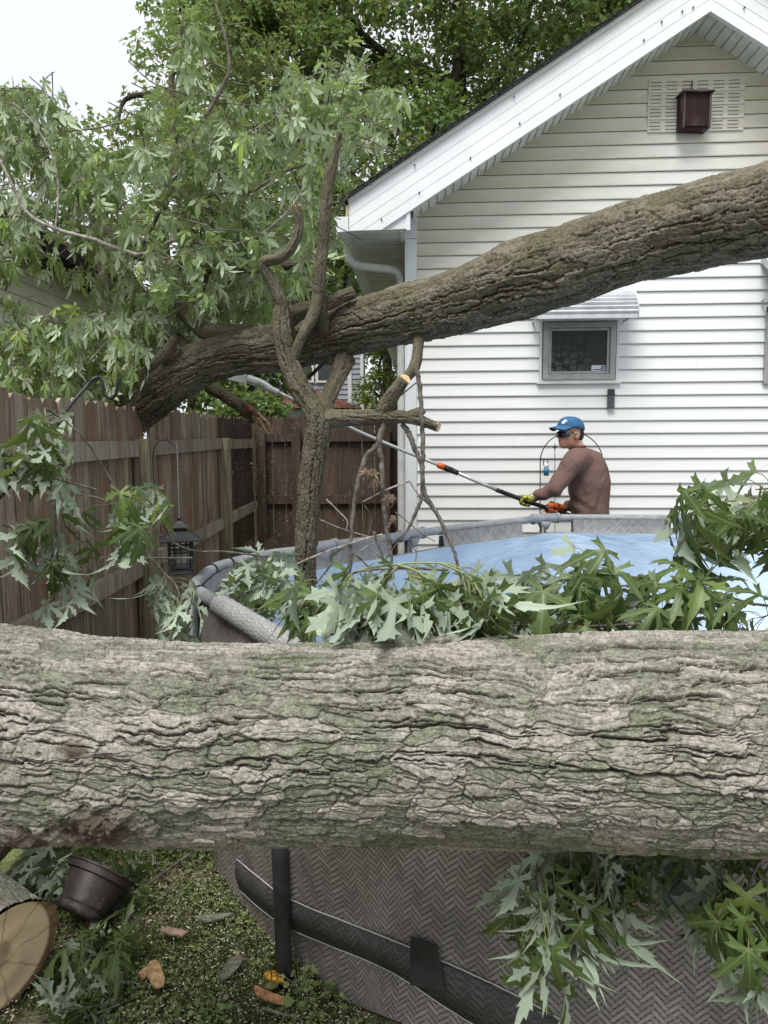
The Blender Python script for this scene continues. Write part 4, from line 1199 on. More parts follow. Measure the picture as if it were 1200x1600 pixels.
# ================================================================== CUT LOG ON THE GROUND
def cut_log():
    c = G(26, 1560, 0.0); 
    cen = P(10, 1500, 1.93); cen[2] = max(cen[2], .16)
    ax = nrm(np.array([-.86, .50, .12])); r = .152
    t = thing('cut_log', 'short sawn log with pale cut face lying on the grass at the left', 'log', cen, 0)
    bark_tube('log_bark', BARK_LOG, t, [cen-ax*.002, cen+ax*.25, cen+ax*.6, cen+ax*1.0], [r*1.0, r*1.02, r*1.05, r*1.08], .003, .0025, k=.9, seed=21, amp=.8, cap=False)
    # cut face with its own local axes so that rings are centred on the pith
    rg = np.random.default_rng(3); seg = 90; rings = 26; V = []; 
    for i in range(rings+1):
        for j in range(seg):
            a = 2*math.pi*j/seg; rr = r*(1+.03*math.sin(3*a+.5)+.02*math.sin(5*a))*i/rings
            V.append((rr*math.cos(a), rr*math.sin(a), .004*math.sin(rr*70+2*a)*.3))
    idx = np.arange((rings+1)*seg).reshape(rings+1, seg)
    q = np.stack([idx[:-1], idx[1:], np.roll(idx, -1, 1)[1:], np.roll(idx, -1, 1)[:-1]], -1).reshape(-1, 4)
    me = np_mesh('cut_face', np.array(V), q, 4); o = link('cut_face', me, CUT, t)
    z = Vector(-ax); o.rotation_mode = 'QUATERNION'; o.rotation_quaternion = z.to_track_quat('Z', 'Y'); o.location = Vector(-ax*.012)
cut_log()

# ================================================================== FALLEN TREE (diagonal trunk)
ft = thing('fallen_tree', 'large fallen maple trunk slanting across the yard onto the fence with its leafy crown', 'fallen tree', (-1.3, 4.2, 1.6))
tr = [(1420, 268, 84, 2.85), (1300, 300, 80, 2.95), (1200, 330, 74, 3.05), (1100, 352, 65, 3.15), (1000, 377, 62, 3.25), (900, 412, 62, 3.35), (800, 441, 60, 3.45), (700, 475, 48, 3.6), (600, 500, 43, 3.72), (500, 528, 37, 3.9), (430, 543, 37, 4.0), (350, 557, 35, 4.15), (300, 577, 36, 4.25), (245, 612, 36, 4.36), (205, 650, 30, 4.5), (160, 700, 22, 4.7)]
pp = []; rr = []
for (x, y, hr, Y) in tr:
    p = P(x, y, Y); pp.append(p); rr.append(hr*.97/pxm(p)-.001)
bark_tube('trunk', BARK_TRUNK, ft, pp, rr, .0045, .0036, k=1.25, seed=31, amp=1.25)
def limb(name, pts, parent=ft, mat=None, k=.55, seed=1, amp=.9, step=.006, tube=False, cut=False, cutr=None, Y=3.75):
    """pts: (px, py, radius_px, Y)"""
    P3 = []; R3 = []
    for q in pts:
        p = P(q[0], q[1], q[3] if len(q) > 3 else Y); P3.append(p); R3.append(q[2]/pxm(p))
    if tube:
        c = spline(np.c_[np.array(P3), R3], 7); rg = np.random.default_rng(seed)
        c[:, :3] += rg.normal(size=(len(c), 3))*c[:, 3:4]*.10
        rr_ = c[:, 3]*.74*(1+.05*np.sin(np.arange(len(c))*1.9+seed))
        mb = MB(); mb.tube(c[:, :3], rr_, 7); o = mb.build(name, mat or TWIG, parent, smooth=True, wc=True)
    else:
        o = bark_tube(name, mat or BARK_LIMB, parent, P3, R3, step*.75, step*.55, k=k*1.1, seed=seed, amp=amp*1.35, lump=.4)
    if cut:
        c = spline(np.c_[np.array(P3), R3], 10); e = c[-1, :3]; T = nrm(c[-1, :3]-c[-3, :3]); T = nrm(T+np.array([0, -.45, 0.1]))
        n = np.cross(T, [0, 0, 1.0]); n = nrm(n); b = np.cross(n, T); r = R3[-1]*1.05
        ring = [e+T*.004+r*(math.cos(a)*n*1.0+math.sin(a)*b)*(1+.06*math.sin(3*a)) for a in np.linspace(0, 2*math.pi, 25)[:-1]]
        mb = MB(); mb.prism(ring, -T*.02); mb.build('cut_end', CUT_SMALL, o, wc=False) if False else None
        me = bpy.data.meshes.new('cut_end'); me.from_pydata([tuple(v) for v in mb.v], [], mb.f); me.update()
        co = bpy.data.objects.new('cut_end', me); COL.objects.link(co); me.materials.append(CUT_SMALL); co.parent = o; co.matrix_parent_inverse = Matrix.Identity(4)
    return o
limb('limb', [(520, 560, 16, 3.9), (500, 480, 10, 3.66), (499, 440, 9.5, 3.6), (505, 380, 9, 3.6), (511, 310, 8.5, 3.6), (517, 268, 8, 3.6), (522, 250, 5.5, 3.6), (531, 208, 4.5, 3.6)], seed=41, amp=.6)
limb('limb', [(448, 520, 14, 3.75), (441, 480, 11, 3.62), (428, 448, 9, 3.6), (411, 412, 8, 3.58), (436, 403, 7.5, 3.56), (457, 384, 7, 3.55), (468, 352, 6.5, 3.55), (464, 322, 6, 3.55)], seed=42, amp=.6, cut=True)
limb('limb', [(452, 500, 13, 3.75), (470, 487, 12, 3.72), (500, 478, 11, 3.7), (530, 466, 10, 3.68), (553, 456, 9, 3.66)], seed=43, amp=.8)
limb('limb', [(440, 470, 10, 3.62), (440, 510, 13, 3.6), (449, 560, 14.5, 3.58), (470, 608, 16, 3.56), (494, 645, 19, 3.55), (498, 668, 20, 3.55), (489, 730, 17.5, 3.55), (482, 800, 17, 3.55), (478, 870, 16.5, 3.55), (475, 960, 16, 3.55), (470, 1060, 16, 3.55), (468, 1120, 16, 3.55)], seed=44, amp=1.0, k=.8, step=.005)
limb('limb', [(498, 440, 8, 3.62), (490, 490, 9, 3.6), (467, 535, 7.5, 3.58), (455, 570, 8, 3.57)], seed=45, amp=.6)
limb('limb', [(503, 655, 12, 3.6), (512, 625, 12, 3.65), (526, 592, 12.5, 3.72), (540, 560, 15, 3.8)], seed=46)
limb('limb', [(496, 655, 16, 3.55), (530, 653, 13, 3.54), (570, 653, 12, 3.52), (610, 651, 10, 3.5), (640, 653, 8, 3.48), (664, 660, 7.5, 3.47), (684, 667, 7, 3.46)], seed=47, amp=.8, cut=True)
limb('limb', [(596, 650, 13, 3.52), (606, 630, 12.5, 3.5), (620, 608, 10.5, 3.48), (633, 592, 8.5, 3.46)], seed=48, amp=.7, cut=True)
limb('limb', [(640, 650, 8, 3.48), (656, 644, 7.5, 3.47), (662, 648, 5, 3.47)], seed=49, amp=.5)
limb('limb', [(654, 520, 9, 3.62), (653, 548, 8, 3.56), (648, 572, 9, 3.52), (636, 590, 7, 3.5)], seed=50, amp=.5)
limb('branch', [(650, 568, 5.5), (656, 605, 5), (659, 650, 5), (661, 700, 5), (660, 740, 5), (664, 772, 5), (684, 805, 4.6), (703, 845, 4), (712, 870, 3.6), (717, 895, 3)], tube=True, Y=3.45, seed=51)
limb('branch', [(628, 662, 6), (640, 680, 6), (648, 702, 5.5), (658, 725, 5), (660, 770, 4.5), (650, 800, 4), (635, 830, 3), (612, 850, 2)], tube=True, Y=3.5, seed=52)
limb('branch', [(600, 660, 6.5), (592, 690, 6.5), (596, 720, 5.5), (598, 770, 5), (603, 820, 4.5), (610, 860, 4), (614, 905, 3.5)], tube=True, Y=3.5, seed=53, mat=TWIG)
limb('branch', [(592, 693, 6), (572, 715, 5.5), (560, 750, 5), (552, 800, 4.5), (548, 850, 4), (548, 885, 3.5), (538, 915, 3)], tube=True, Y=3.5, seed=54)
for k, q in enumerate([
    [(598, 835, 2), (570, 842, 2), (520, 858, 2), (485, 872, 2), (462, 882, 1.6)],
    [(640, 752, 2), (612, 762, 2), (590, 772, 1.5), (565, 785, 1.2)], [(640, 752, 2), (652, 770, 2), (680, 800, 2), (700, 830, 1.6)],
    [(584, 830, 3), (590, 850, 3), (605, 880, 2.2), (612, 895, 1.5)], [(550, 862, 3), (570, 880, 2.2), (588, 905, 1.6)], [(548, 850, 3), (520, 866, 3), (515, 885, 2.5), (494, 912, 2)],
    [(510, 780, 1.6), (530, 800, 1.6), (543, 815, 1.6), (540, 830, 1.4)], [(500, 812, 1), (540, 828, 1), (600, 845, 1)], [(560, 862, 1.4), (580, 850, 1.2), (600, 838, 1)], [(585, 733, 1.6), (590, 748, 1.5), (597, 765, 1.2)],
    [(600, 880, 1.4), (612, 860, 1.3), (622, 845, 1)], [(640, 850, 1.5), (650, 862, 1.5), (648, 880, 1.2), (640, 892, 1)], [(655, 595, 1.5), (588, 622, 1.5)][:1]+[(592, 640, 1.8), (582, 605, 1.4), (575, 590, 1.2)],
    [(618, 800, 1.2), (640, 818, 1.2), (660, 835, 1.2), (680, 846, 1)], [(570, 790, 1.2), (580, 810, 1), (575, 840, 1)]]):
    limb('twig', q, tube=True, Y=3.48+.02*(k % 3), seed=60+k, mat=TWIG_PALE if k in (0, 1, 2, 6, 7, 8) else TWIG)
# withered leaves on the hanging twigs
fo = Foliage(); rg = np.random.default_rng(5)
for (x, y) in ((574, 722), (606, 762), (610, 800), (580, 742)):
    p = P(x, y, 3.45); fo.add(np.array([p, p+[.01, 0, -.03]]), 6, .035, rg, rad=0, droop=1.2)
fo.build('withered_leaves', ft, plain('withered_leaf', (.20, .14, .10), .9, .1, var=.2), MID, 4)
# crown limbs on the left
CL = [
 [(470, 545, 14, 4.0), (400, 520, 12, 4.1), (330, 520, 14, 4.2), (300, 500, 12, 4.3), (270, 470, 8, 4.4), (240, 420, 6, 4.5)],
 [(300, 560, 16, 4.3), (260, 520, 14, 4.5), (225, 470, 12, 4.7), (200, 430, 10, 4.9), (165, 350, 8, 5.1), (120, 260, 6, 5.2), (80, 190, 4, 5.3)],
 [(240, 625, 7, 4.40), (224, 606, 7, 4.20), (226, 582, 7, 4.12), (243, 566, 7, 4.1), (262, 548, 8, 4.1), (274, 528, 7, 4.1)],
 [(235, 630, 16, 4.5), (200, 600, 14, 4.7), (170, 560, 11, 4.9), (165, 450, 8, 5.1), (150, 380, 6, 5.2), (140, 310, 5, 5.3)],
 [(500, 404, 7, 3.9), (460, 414, 7, 4.0), (410, 418, 7.5, 4.1), (350, 418, 8, 4.2), (300, 422, 8, 4.3), (250, 410, 8, 4.5), (205, 396, 7, 4.7)],
 [(300, 500, 8, 4.3), (318, 440, 6, 4.35), (335, 380, 7, 4.4), (355, 348, 8, 4.4)],
 [(262, 470, 7, 4.4), (232, 385, 8, 4.4), (266, 290, 6.5, 4.4), (272, 200, 5, 4.4), (268, 110, 4, 4.4), (285, 40, 3, 4.4)],
]
for k, q in enumerate(CL): limb('crown_limb', q, seed=80+k, amp=.6, step=.009, k=.5)
CB = [
 [(0, 250, 4.5), (20, 290, 5), (45, 335, 5.5), (90, 358, 5.5), (150, 375, 5.5), (215, 398, 6.5), (250, 385, 6), (285, 374, 5), (340, 385, 4), (400, 370, 3.5), (450, 330, 3), (480, 285, 2)],
 [(215, 398, 6), (235, 360, 6), (268, 290, 6.5), (300, 215, 6), (340, 150, 5.5), (358, 105, 5), (350, 50, 4), (335, 0, 3), (330, -30, 2)],
 [(270, 345, 3), (330, 305, 3.5), (390, 300, 4), (440, 270, 4), (500, 250, 3.5), (560, 232, 2.5)],
 [(285, 374, 4), (320, 330, 4), (380, 310, 3.5), (440, 280, 3)],
 [(0, 338, 3), (60, 335, 3), (75, 310, 2.5), (70, 275, 2)], [(0, 403, 2.5), (50, 400, 2.5), (90, 398, 2.5), (108, 385, 2)],
 [(85, 365, 3), (92, 300, 3), (80, 240, 2.8), (50, 190, 2.5), (20, 160, 2)],
 [(355, 110, 3), (320, 90, 2.5), (290, 60, 2), (285, 20, 1.6)], [(300, 150, 2.5), (240, 130, 2), (200, 95, 1.6)],
 [(190, 190, 2.5), (150, 200, 2.5), (100, 205, 2.5)], [(268, 290, 3), (200, 270, 2.5), (150, 290, 2), (120, 300, 1.5)],
 [(340, 385, 2.5), (370, 430, 2.5), (380, 470, 2)], [(300, 215, 2.5), (360, 215, 2), (420, 190, 1.6), (455, 160, 1.3)],
 [(506, 360, 4), (540, 310, 3), (580, 250, 2.5), (600, 215, 2)], [(522, 260, 3), (545, 230, 2.5), (575, 210, 2)], [(440, 400, 2.5), (470, 420, 2.5), (488, 435, 2.5)],
 [(65, 150, 2), (70, 125, 1.6), (85, 112, 1.2)], [(410, 300, 2.5), (430, 240, 2), (425, 190, 1.5)],
]
for k, q in enumerate(CB):
    Y0 = 3.9+.12*(k % 6)
    limb('branch', [(a, b, c*.72) for (a, b, c) in q], tube=True, Y=Y0, seed=120+k, mat=TWIG_PALE if k % 3 == 0 else TWIG)
# crown foliage: drooping twig clusters through a volume
def inpoly(x, y, poly):
    c = False; n = len(poly); j = n-1
    for i in range(n):
        if (poly[i][1] > y) != (poly[j][1] > y) and x < (poly[j][0]-poly[i][0])*(y-poly[i][1])/(poly[j][1]-poly[i][1])+poly[i][0]: c = not c
        j = i
    return c
def clusters(fo, poly, N, Yr, nl, size, rg, **k):
    xs = [p[0] for p in poly]; ys = [p[1] for p in poly]; c = 0
    while c < N:
        x = rg.uniform(min(xs), max(xs)); y = rg.uniform(min(ys), max(ys))
        if not inpoly(x, y, poly): continue
        if x < 125 and 425 < y < 525 and rg.random() < .85: continue
        if x > 500 and y > 235 and x > 500+(300-y)*.9: continue
        Y = rg.uniform(*Yr); p = P(x, y, Y)
        if p[0] < FX and p[2] < 1.85 and p[0] > FX-.25: continue
        d = nrm(rg.normal(size=3)*[1, .8, .35]+[0, 0, .15]); L = rg.uniform(.16, .34)
        q0 = p-d*L; q1 = p+[0, 0, .04]; q2 = p+d*L*.35+[0, 0, -.05]
        fo.add(spline([q0, q1, q2], 4), int(rg.integers(nl[0], nl[1])), size, rg, rad=.0032, **k); c += 1
A_ = [(-60, 150), (60, 135), (110, 165), (150, 250), (185, 300), (215, 370), (260, 430), (330, 480), (320, 520), (250, 560), (215, 610), (160, 640), (60, 625), (-60, 625)]
B_ = [(180, 260), (250, 150), (285, 60), (330, 40), (355, 150), (400, 160), (440, 110), (500, 95), (560, 85), (615, 170), (600, 210), (560, 235), (600, 280), (540, 300), (525, 400), (480, 430), (420, 470), (330, 500), (260, 440), (205, 370)]
C_ = [(-60, 440), (60, 480), (150, 470), (300, 480), (320, 515), (255, 560), (200, 600), (150, 630), (-60, 620)]
D_ = [(330, 350), (520, 330), (530, 440), (460, 455), (420, 490), (330, 500)]
fo = Foliage(); rg = np.random.default_rng(11)
clusters(fo, A_, 200, (3.9, 5.4), (9, 15), .086, rg, droop=1.1, back=.3)
clusters(fo, B_, 180, (3.7, 4.9), (9, 15), .082, rg, droop=.45, up=.4, back=.3)
clusters(fo, C_, 95, (4.3, 5.8), (9, 15), .086, rg, droop=1.1, back=.15)
clusters(fo, D_, 50, (4.2, 5.5), (8, 12), .08, rg, droop=.8)
fo.build('crown_foliage', ft, LEAF_MID, MID, 12, twname='crown_twigs', narrow=(.6, .95), seg=4)

# broken branch hanging over the fence, its end splintered
bb = thing('broken_branch', 'broken branch with reddish torn splintered end hanging in front of the rear fence', 'branch', P(385, 645, 4.9))
limb('branch_bark', [(325, 605, 8, 5.2), (350, 618, 9, 5.1), (380, 637, 10, 5.0), (400, 652, 11, 4.95)], parent=bb, seed=201, amp=.8)
mb = MB(); rr_ = random.Random(4)
for i in range(16):
    a = P(398+rr_.uniform(-5, 5), 650+rr_.uniform(-8, 7), 4.95+rr_.uniform(-.03, .03)); b = P(420+rr_.uniform(-8, 8), 672+rr_.uniform(-9, 8), 4.93+rr_.uniform(-.04, .04))
    mb.tube([a, (a+b)/2+[0, 0, .006], b], [.014, .010, .002], 5)
mb.build('splinters', plain('splinter_wood', (.42, .30, .19), .8, .2, var=.25, sc=60), bb, wc=True)
mb = MB(); mb.tube(spline([P(380, 630, 4.9), P(392, 640, 4.88), P(406, 652, 4.88)], 5), [.012, .02, .022, .02, .02, .02, .018, .016, .014, .012, .008], 8); mb.build('torn_bark', plain('red_inner_bark', (.22, .09, .05), .9, .2, var=.25, sc=40), bb, smooth=True, wc=True)

# ================================================================== LEAF SPRAYS near the camera
def spray(name, label, branches, n, size, seed, Yd=None, tmpl=HI, mat=None, droop=.9, spread=1.0, up=.6, rad=.004, t0=.3, pet=.7, narrow=(.75, 1.0), tipw=1.4, twmat=None, back=0.0, cat='leafy branch', group='cut leafy maple branches lying about'):
    """branches: list of pixel polylines [(px,py,Y),...] with optional leaf count"""
    rg = np.random.default_rng(seed); fo = Foliage()
    p0 = P(*branches[0][0][:3]); t = thing(name, label, cat, p0, 0, group)
    for b in branches:
        nn = n; pts = b
        if isinstance(b[-1], (int, float)): nn = b[-1]; pts = b[:-1]
        c = spline([P(*q[:3]) for q in pts], 6)
        fo.add(c, nn, size, rg, rad=rad, droop=droop, spread=spread, up=up, t0=t0, pet=pet, tipw=tipw, back=back)
    fo.build('leaves', t, mat or LEAF_NEAR, tmpl, seed, twmat=twmat, twname='stem', narrow=narrow, seg=7)
    return t
# left, in front of the fence
spray('leafy_branch', 'drooping leafy branch in front of the left fence, topmost spray at the photo edge', [
    [(205, 800, 2.35), (170, 745, 2.3), (135, 690, 2.25), (90, 650, 2.2), (60, 655, 2.15), 9], [(150, 765, 2.3), (80, 745, 2.25), (20, 715, 2.2), (-20, 700, 2.15), 7],
    [(100, 655, 2.2), (50, 680, 2.15), (30, 710, 2.1), 10], [(90, 650, 2.2), (70, 640, 2.15), (85, 690, 2.1), 8], [(20, 715, 2.2), (-30, 690, 2.1), 6]], 18, .092, 301, t0=.72, droop=1.4, back=.5, spread=.85)
spray('leafy_branch', 'leafy branch hanging at the left fence around mid height, running to the lantern', [
    [(420, 870, 2.75), (350, 862, 2.6), (300, 860, 2.5), (250, 835, 2.42), (225, 800, 2.35), (195, 785, 2.3), (160, 790, 2.25), 5], [(270, 845, 2.45), (235, 785, 2.35), (210, 782, 2.3), 12], [(240, 810, 2.38), (225, 815, 2.3), (212, 825, 2.25), 9],
    [(300, 872, 2.55), (190, 872, 2.4), (120, 870, 2.3), 5], [(215, 815, 2.35), (160, 780, 2.3), (110, 772, 2.28), 5]], 18, .092, 302, t0=.62, droop=1.3, back=.5, spread=.8)
spray('leafy_branch', 'hanging leafy shoot low in front of the left fence, left of the lantern', [
    [(85, 780, 2.2), (88, 840, 2.2), (92, 900, 2.18), (95, 940, 2.15), 10], [(30, 820, 2.2), (50, 815, 2.2), (70, 830, 2.15), 8], [(5, 820, 2.2), (40, 830, 2.15), 7]], 16, .088, 303, t0=.25, droop=1.4, back=.5)
spray('leafy_branch', 'leafy shoot hanging directly below the black lantern', [
    [(235, 870, 2.35), (255, 895, 2.32), (265, 930, 2.3), (268, 970, 2.28), 13], [(255, 895, 2.32), (275, 915, 2.3), (290, 960, 2.28), 8]], 20, .088, 304, droop=1.4, t0=.15, back=.5)
# pale spray inside the pool by the leaning limb
spray('leafy_branch', 'pale silvery leaf spray inside the pool left of the upright limb', [
    [(470, 960, 2.9), (430, 930, 2.85), (405, 890, 2.8), (392, 880, 2.8), 20], [(440, 945, 2.85), (400, 925, 2.8), (368, 900, 2.75), 22], [(430, 900, 2.8), (410, 885, 2.78), (395, 890, 2.76), 12], [(430, 985, 2.8), (415, 950, 2.8), (400, 925, 2.75), 18], [(520, 945, 2.8), (490, 935, 2.75), (475, 930, 2.7), 10], [(430, 935, 2.85), (440, 912, 2.8), 8]], 18, .098, 305, mat=LEAF_NEAR, up=-.2, back=1.5, t0=.2, droop=.9)
# sprays on the log
spray('leafy_branch', 'big leaf spray draped on top of the foreground log right of centre, silver undersides showing', [
    [(480, 975, 1.76), (545, 900, 1.68), (620, 882, 1.62), (690, 880, 1.58), (720, 888, 1.56), 15], [(620, 882, 1.62), (650, 892, 1.57), (670, 905, 1.54), 13], [(690, 880, 1.58), (722, 895, 1.56), (738, 910, 1.54), 15], [(545, 915, 1.68), (575, 920, 1.58), (595, 925, 1.54), 8], [(640, 900, 1.6), (695, 912, 1.56), 8]],
    15, .108, 306, droop=1.9, t0=.25, up=.2, back=.3, spread=.6, rad=.0035, twmat=plain('green_stem', (.22, .26, .10), .6, .3))
spray('leafy_branch', 'large pale leaves with silver undersides hanging over the log edge left of the big spray', [
    [(700, 890, 1.66), (620, 888, 1.62), (560, 893, 1.58), (545, 900, 1.57), 9], [(620, 888, 1.62), (612, 895, 1.58), (605, 905, 1.57), 4]], 8, .108, 314, droop=2.0, t0=.45, up=.0, back=1.6, spread=.45, tipw=1.0)
spray('leafy_branch', 'green leaves lying flat on the log beside the upright limb', [
    [(600, 960, 1.8), (540, 970, 1.75), (500, 975, 1.72), 8], [(540, 975, 1.75), (520, 955, 1.7), 4]], 10, .11, 307, droop=.15, up=1.3, t0=.2)
spray('leafy_branch', 'large leaf spray behind the log on the right, in front of the blue liner', [
    [(1180, 945, 1.85), (1060, 915, 1.84), (960, 915, 1.82), (880, 905, 1.80), (840, 890, 1.78), 12], [(960, 915, 1.82), (900, 900, 1.78), (860, 930, 1.75), 9], [(1000, 905, 1.82), (960, 895, 1.78), (930, 890, 1.78), 5], [(880, 905, 1.8), (840, 920, 1.75), (815, 935, 1.72), 9], [(960, 930, 1.8), (940, 950, 1.74), 10], [(1060, 925, 1.82), (1010, 935, 1.76), (990, 950, 1.72), 8]],
    13, .112, 308, droop=.9, t0=.2, up=.5, back=.25)
spray('leafy_branch', 'low leaf spray on the far right top of the log', [
    [(1230, 950, 1.8), (1150, 940, 1.78), (1090, 930, 1.75), (1060, 940, 1.72), 14], [(1150, 940, 1.78), (1110, 950, 1.7), 8], [(1230, 950, 1.75), (1190, 965, 1.68), 8], [(1100, 965, 1.7), (1020, 975, 1.66), 7]], 12, .105, 309, droop=.7, up=.7)
spray('leafy_branch', 'small bright leaves lying on the mossy limb behind the log', [
    [(840, 975, 1.72), (790, 978, 1.7), (760, 982, 1.68), 7], [(1000, 975, 1.7), (930, 978, 1.66), (890, 980, 1.66), 8]], 7, .08, 310, droop=.3, up=1.0)
spray('leafy_branch', 'leafy bough entering at the right edge above the pool rim', [
    [(1290, 770, 1.9), (1200, 775, 1.86), (1130, 785, 1.82), (1085, 795, 1.8), 16], [(1200, 775, 1.86), (1170, 790, 1.8), (1150, 800, 1.78), 10], [(1290, 790, 1.85), (1225, 800, 1.8), (1200, 815, 1.78), 12], [(1290, 740, 1.85), (1220, 760, 1.82), (1180, 765, 1.8), 8], [(1130, 785, 1.82), (1100, 790, 1.78), 8]],
    16, .108, 311, droop=1.3, t0=.2, back=.15)
# under the log
spray('leafy_branch', 'dense leaf spray hanging under the log in front of the wicker pool wall', [
    [(900, 1300, 1.5), (850, 1350, 1.45), (845, 1420, 1.40), (850, 1490, 1.38), 18], [(920, 1300, 1.55), (930, 1350, 1.5), (940, 1420, 1.46), 22], [(850, 1310, 1.55), (820, 1340, 1.52), (815, 1370, 1.5), 9], [(960, 1300, 1.55), (985, 1340, 1.52), (985, 1340, 1.5), 9], [(820, 1300, 1.6), (880, 1320, 1.58), (960, 1325, 1.58), (1040, 1320, 1.58), 36], [(900, 1300, 1.55), (890, 1360, 1.5), (885, 1400, 1.46), 20]],
    18, .098, 312, droop=1.8, t0=.05, spread=.75, back=.3, up=.15)
spray('leafy_branch', 'dark leaf spray hanging under the log at the bottom right corner', [
    [(1210, 1310, 1.5), (1175, 1370, 1.42), (1170, 1420, 1.36), (1165, 1470, 1.33), 18], [(1230, 1310, 1.52), (1190, 1380, 1.46), (1200, 1450, 1.38), 14], [(1180, 1320, 1.55), (1130, 1350, 1.5), (1130, 1390, 1.46), 14], [(1250, 1400, 1.4), (1220, 1480, 1.36), 10]],
    18, .105, 313, droop=1.5, t0=.05, spread=.9, back=.2)
# on the ground
def gsp(label, brs, n, size, seed, name='leafy_branch', **k):
    b2 = []
    for b in brs:
        pts = [tuple(G(x, y, z)) for (x, y, z) in b if True]; b2.append(pts)
    rg = np.random.default_rng(seed); fo = Foliage(); t = thing(name, label, 'leafy branch', b2[0][0], 0, 'cut leafy maple branches lying about')
    for p in b2: fo.add(spline(p, 6), n, size, rg, **k)
    fo.build('leaves', t, LEAF_NEAR, HI, seed, twname='stem', narrow=(.7, 1.0), seg=7)
gsp('silvery leaves on the grass behind the black flower pot', [[(190, 1345, .05), (130, 1350, .10), (90, 1350, .12)], [(150, 1345, .08), (110, 1370, .08)], [(110, 1345, .1), (60, 1350, .08)]], 11, .085, 321, droop=.8, up=-.4, back=1.0, t0=.2, rad=.003)
gsp('leafy branch on the grass to the right of the flower pot', [[(295, 1335, .03), (240, 1375, .03), (200, 1400, .02), (170, 1428, .02)], [(250, 1350, .05), (225, 1345, .06)]], 9, .08, 322, droop=.3, up=-.3, t0=.5, tipw=.7, rad=.006)
gsp('leafy branch on the grass in front of the sawn log face', [[(60, 1600, .02), (110, 1560, .03), (150, 1500, .05), (160, 1480, .06)], [(150, 1500, .05), (190, 1490, .07)], [(150, 1490, .05), (125, 1480, .06)]], 9, .085, 323, droop=.25, up=.3, t0=.3, rad=.006)
gsp('leaves at the bottom edge of the photo beside the sawn log', [[(60, 1590, .02), (100, 1580, .04), (160, 1570, .04)], [(30, 1600, .02), (90, 1600, .05)]], 7, .08, 324, droop=.2, up=-.2, t0=.3, rad=.004)
# ================================================================== BACKGROUND TREES
def tree(label, base, height, crown, nclump, nleaf, lsize, mat, seed, trunk_r=.22, tmpl=LO, limbs=7, group='trees behind the yard', bare=.35, clump_r=.55, name='deciduous_tree'):
    """crown: list of (cx,cy,cz,rx,ry,rz) ellipsoids in world coordinates"""
    rg = np.random.default_rng(seed); t = thing(name, label, 'tree', base, 0, group)
    base = np.asarray(base, float)
    top = np.array([crown[0][0], crown[0][1], crown[0][2]])
    mb = MB(); c = spline([base, base*.55+top*.45+rg.normal(size=3)*[.15, .15, 0], top+[0, 0, crown[0][5]*.5]], 8)
    mb.tube(c, np.linspace(trunk_r, trunk_r*.3, len(c)), 12); mb.build('trunk', BARK_FARM, t, smooth=True, wc=True)
    w = np.array([e[3]*e[4]*e[5] for e in crown])**.8; w /= w.sum()
    cl = []
    for i in range(nclump):
        e = crown[rg.choice(len(crown), p=w)]
        d = nrm(rg.normal(size=3)); r = rg.uniform(.35, 1.0)**.45*rg.uniform(.85, 1.08)
        cl.append(np.array(e[:3])+d*r*np.array(e[3:]))
    cl = np.array(cl)
    for i in range(limbs):
        q = cl[rg.integers(len(cl))]; s = c[rg.integers(len(c)//3, len(c))]
        m = (s+q)/2+rg.normal(size=3)*.3; mb = MB(); cc = spline([s, m, q], 6); mb.tube(cc, np.linspace(trunk_r*.35, .02, len(cc)), 6); mb.build('limb', BARK_FARM, t, smooth=True, wc=True)
    pos = []; dr = []; no = []
    for q in cl:
        k = int(nleaf*rg.uniform(.6, 1.4)); o = rg.normal(size=(k, 3)); o = nrm(o)*(rg.random((k, 1))**.5)*clump_r*rg.uniform(.6, 1.2)*[1.15, 1.15, .62]
        pos.append(q+o); out = nrm(o+[0, 0, .1]); dr.append(nrm(out*.7+rg.normal(size=(k, 3))*.5+[0, 0, -.45])); no.append(nrm(out*.5+[0, 0, .9]+rg.normal(size=(k, 3))*.45))
    pos = np.vstack(pos); sz = lsize*rg.uniform(.6, 1.3, len(pos))
    leaves('crown', mat, t, pos, np.vstack(dr), np.vstack(no), sz, tmpl, seed+1)
    return t
BARK_FARM = plain('distant_bark', (.06, .05, .04), .95, .1, var=.3, sc=6)
def E(px, py, Y, rx, ry, rz):
    p = P(px, py, Y); return (p[0], p[1], p[2], rx, ry, rz)
def TB(px, Y): p = P(px, 700, Y); return (p[0], Y, 0)
tree('tall dense dark green maple filling the sky behind the house roof', TB(735, 17), 12, [E(720, 40, 17, 4.0, 2.6, 3.0), E(560, 120, 16.5, 3.0, 2.2, 3.0), E(860, -20, 17.5, 3.4, 2.4, 2.4), E(470, -20, 17, 2.8, 2.2, 2.4), E(640, 260, 15.5, 2.6, 1.8, 2.0), E(420, 90, 17, 1.9, 2, 2.6), E(960, -60, 18, 3, 2, 2)],
     620, 95, .13, LEAF_FAR, 501, trunk_r=.35, limbs=16)
tree('lighter looser green tree left of the big maple against the pale sky', TB(300, 14), 9, [E(300, 120, 14, 1.2, 1.3, 1.9), E(215, 260, 13.5, 1.1, 1.2, 1.4), E(360, 40, 14.5, 1.3, 1.3, 1.6), E(150, 330, 13, .8, 1, .9), E(300, 330, 13, 2.0, 1.3, 1.6)],
     170, 60, .11, LEAF_OLIVE, 502, trunk_r=.18, limbs=12, clump_r=.42)
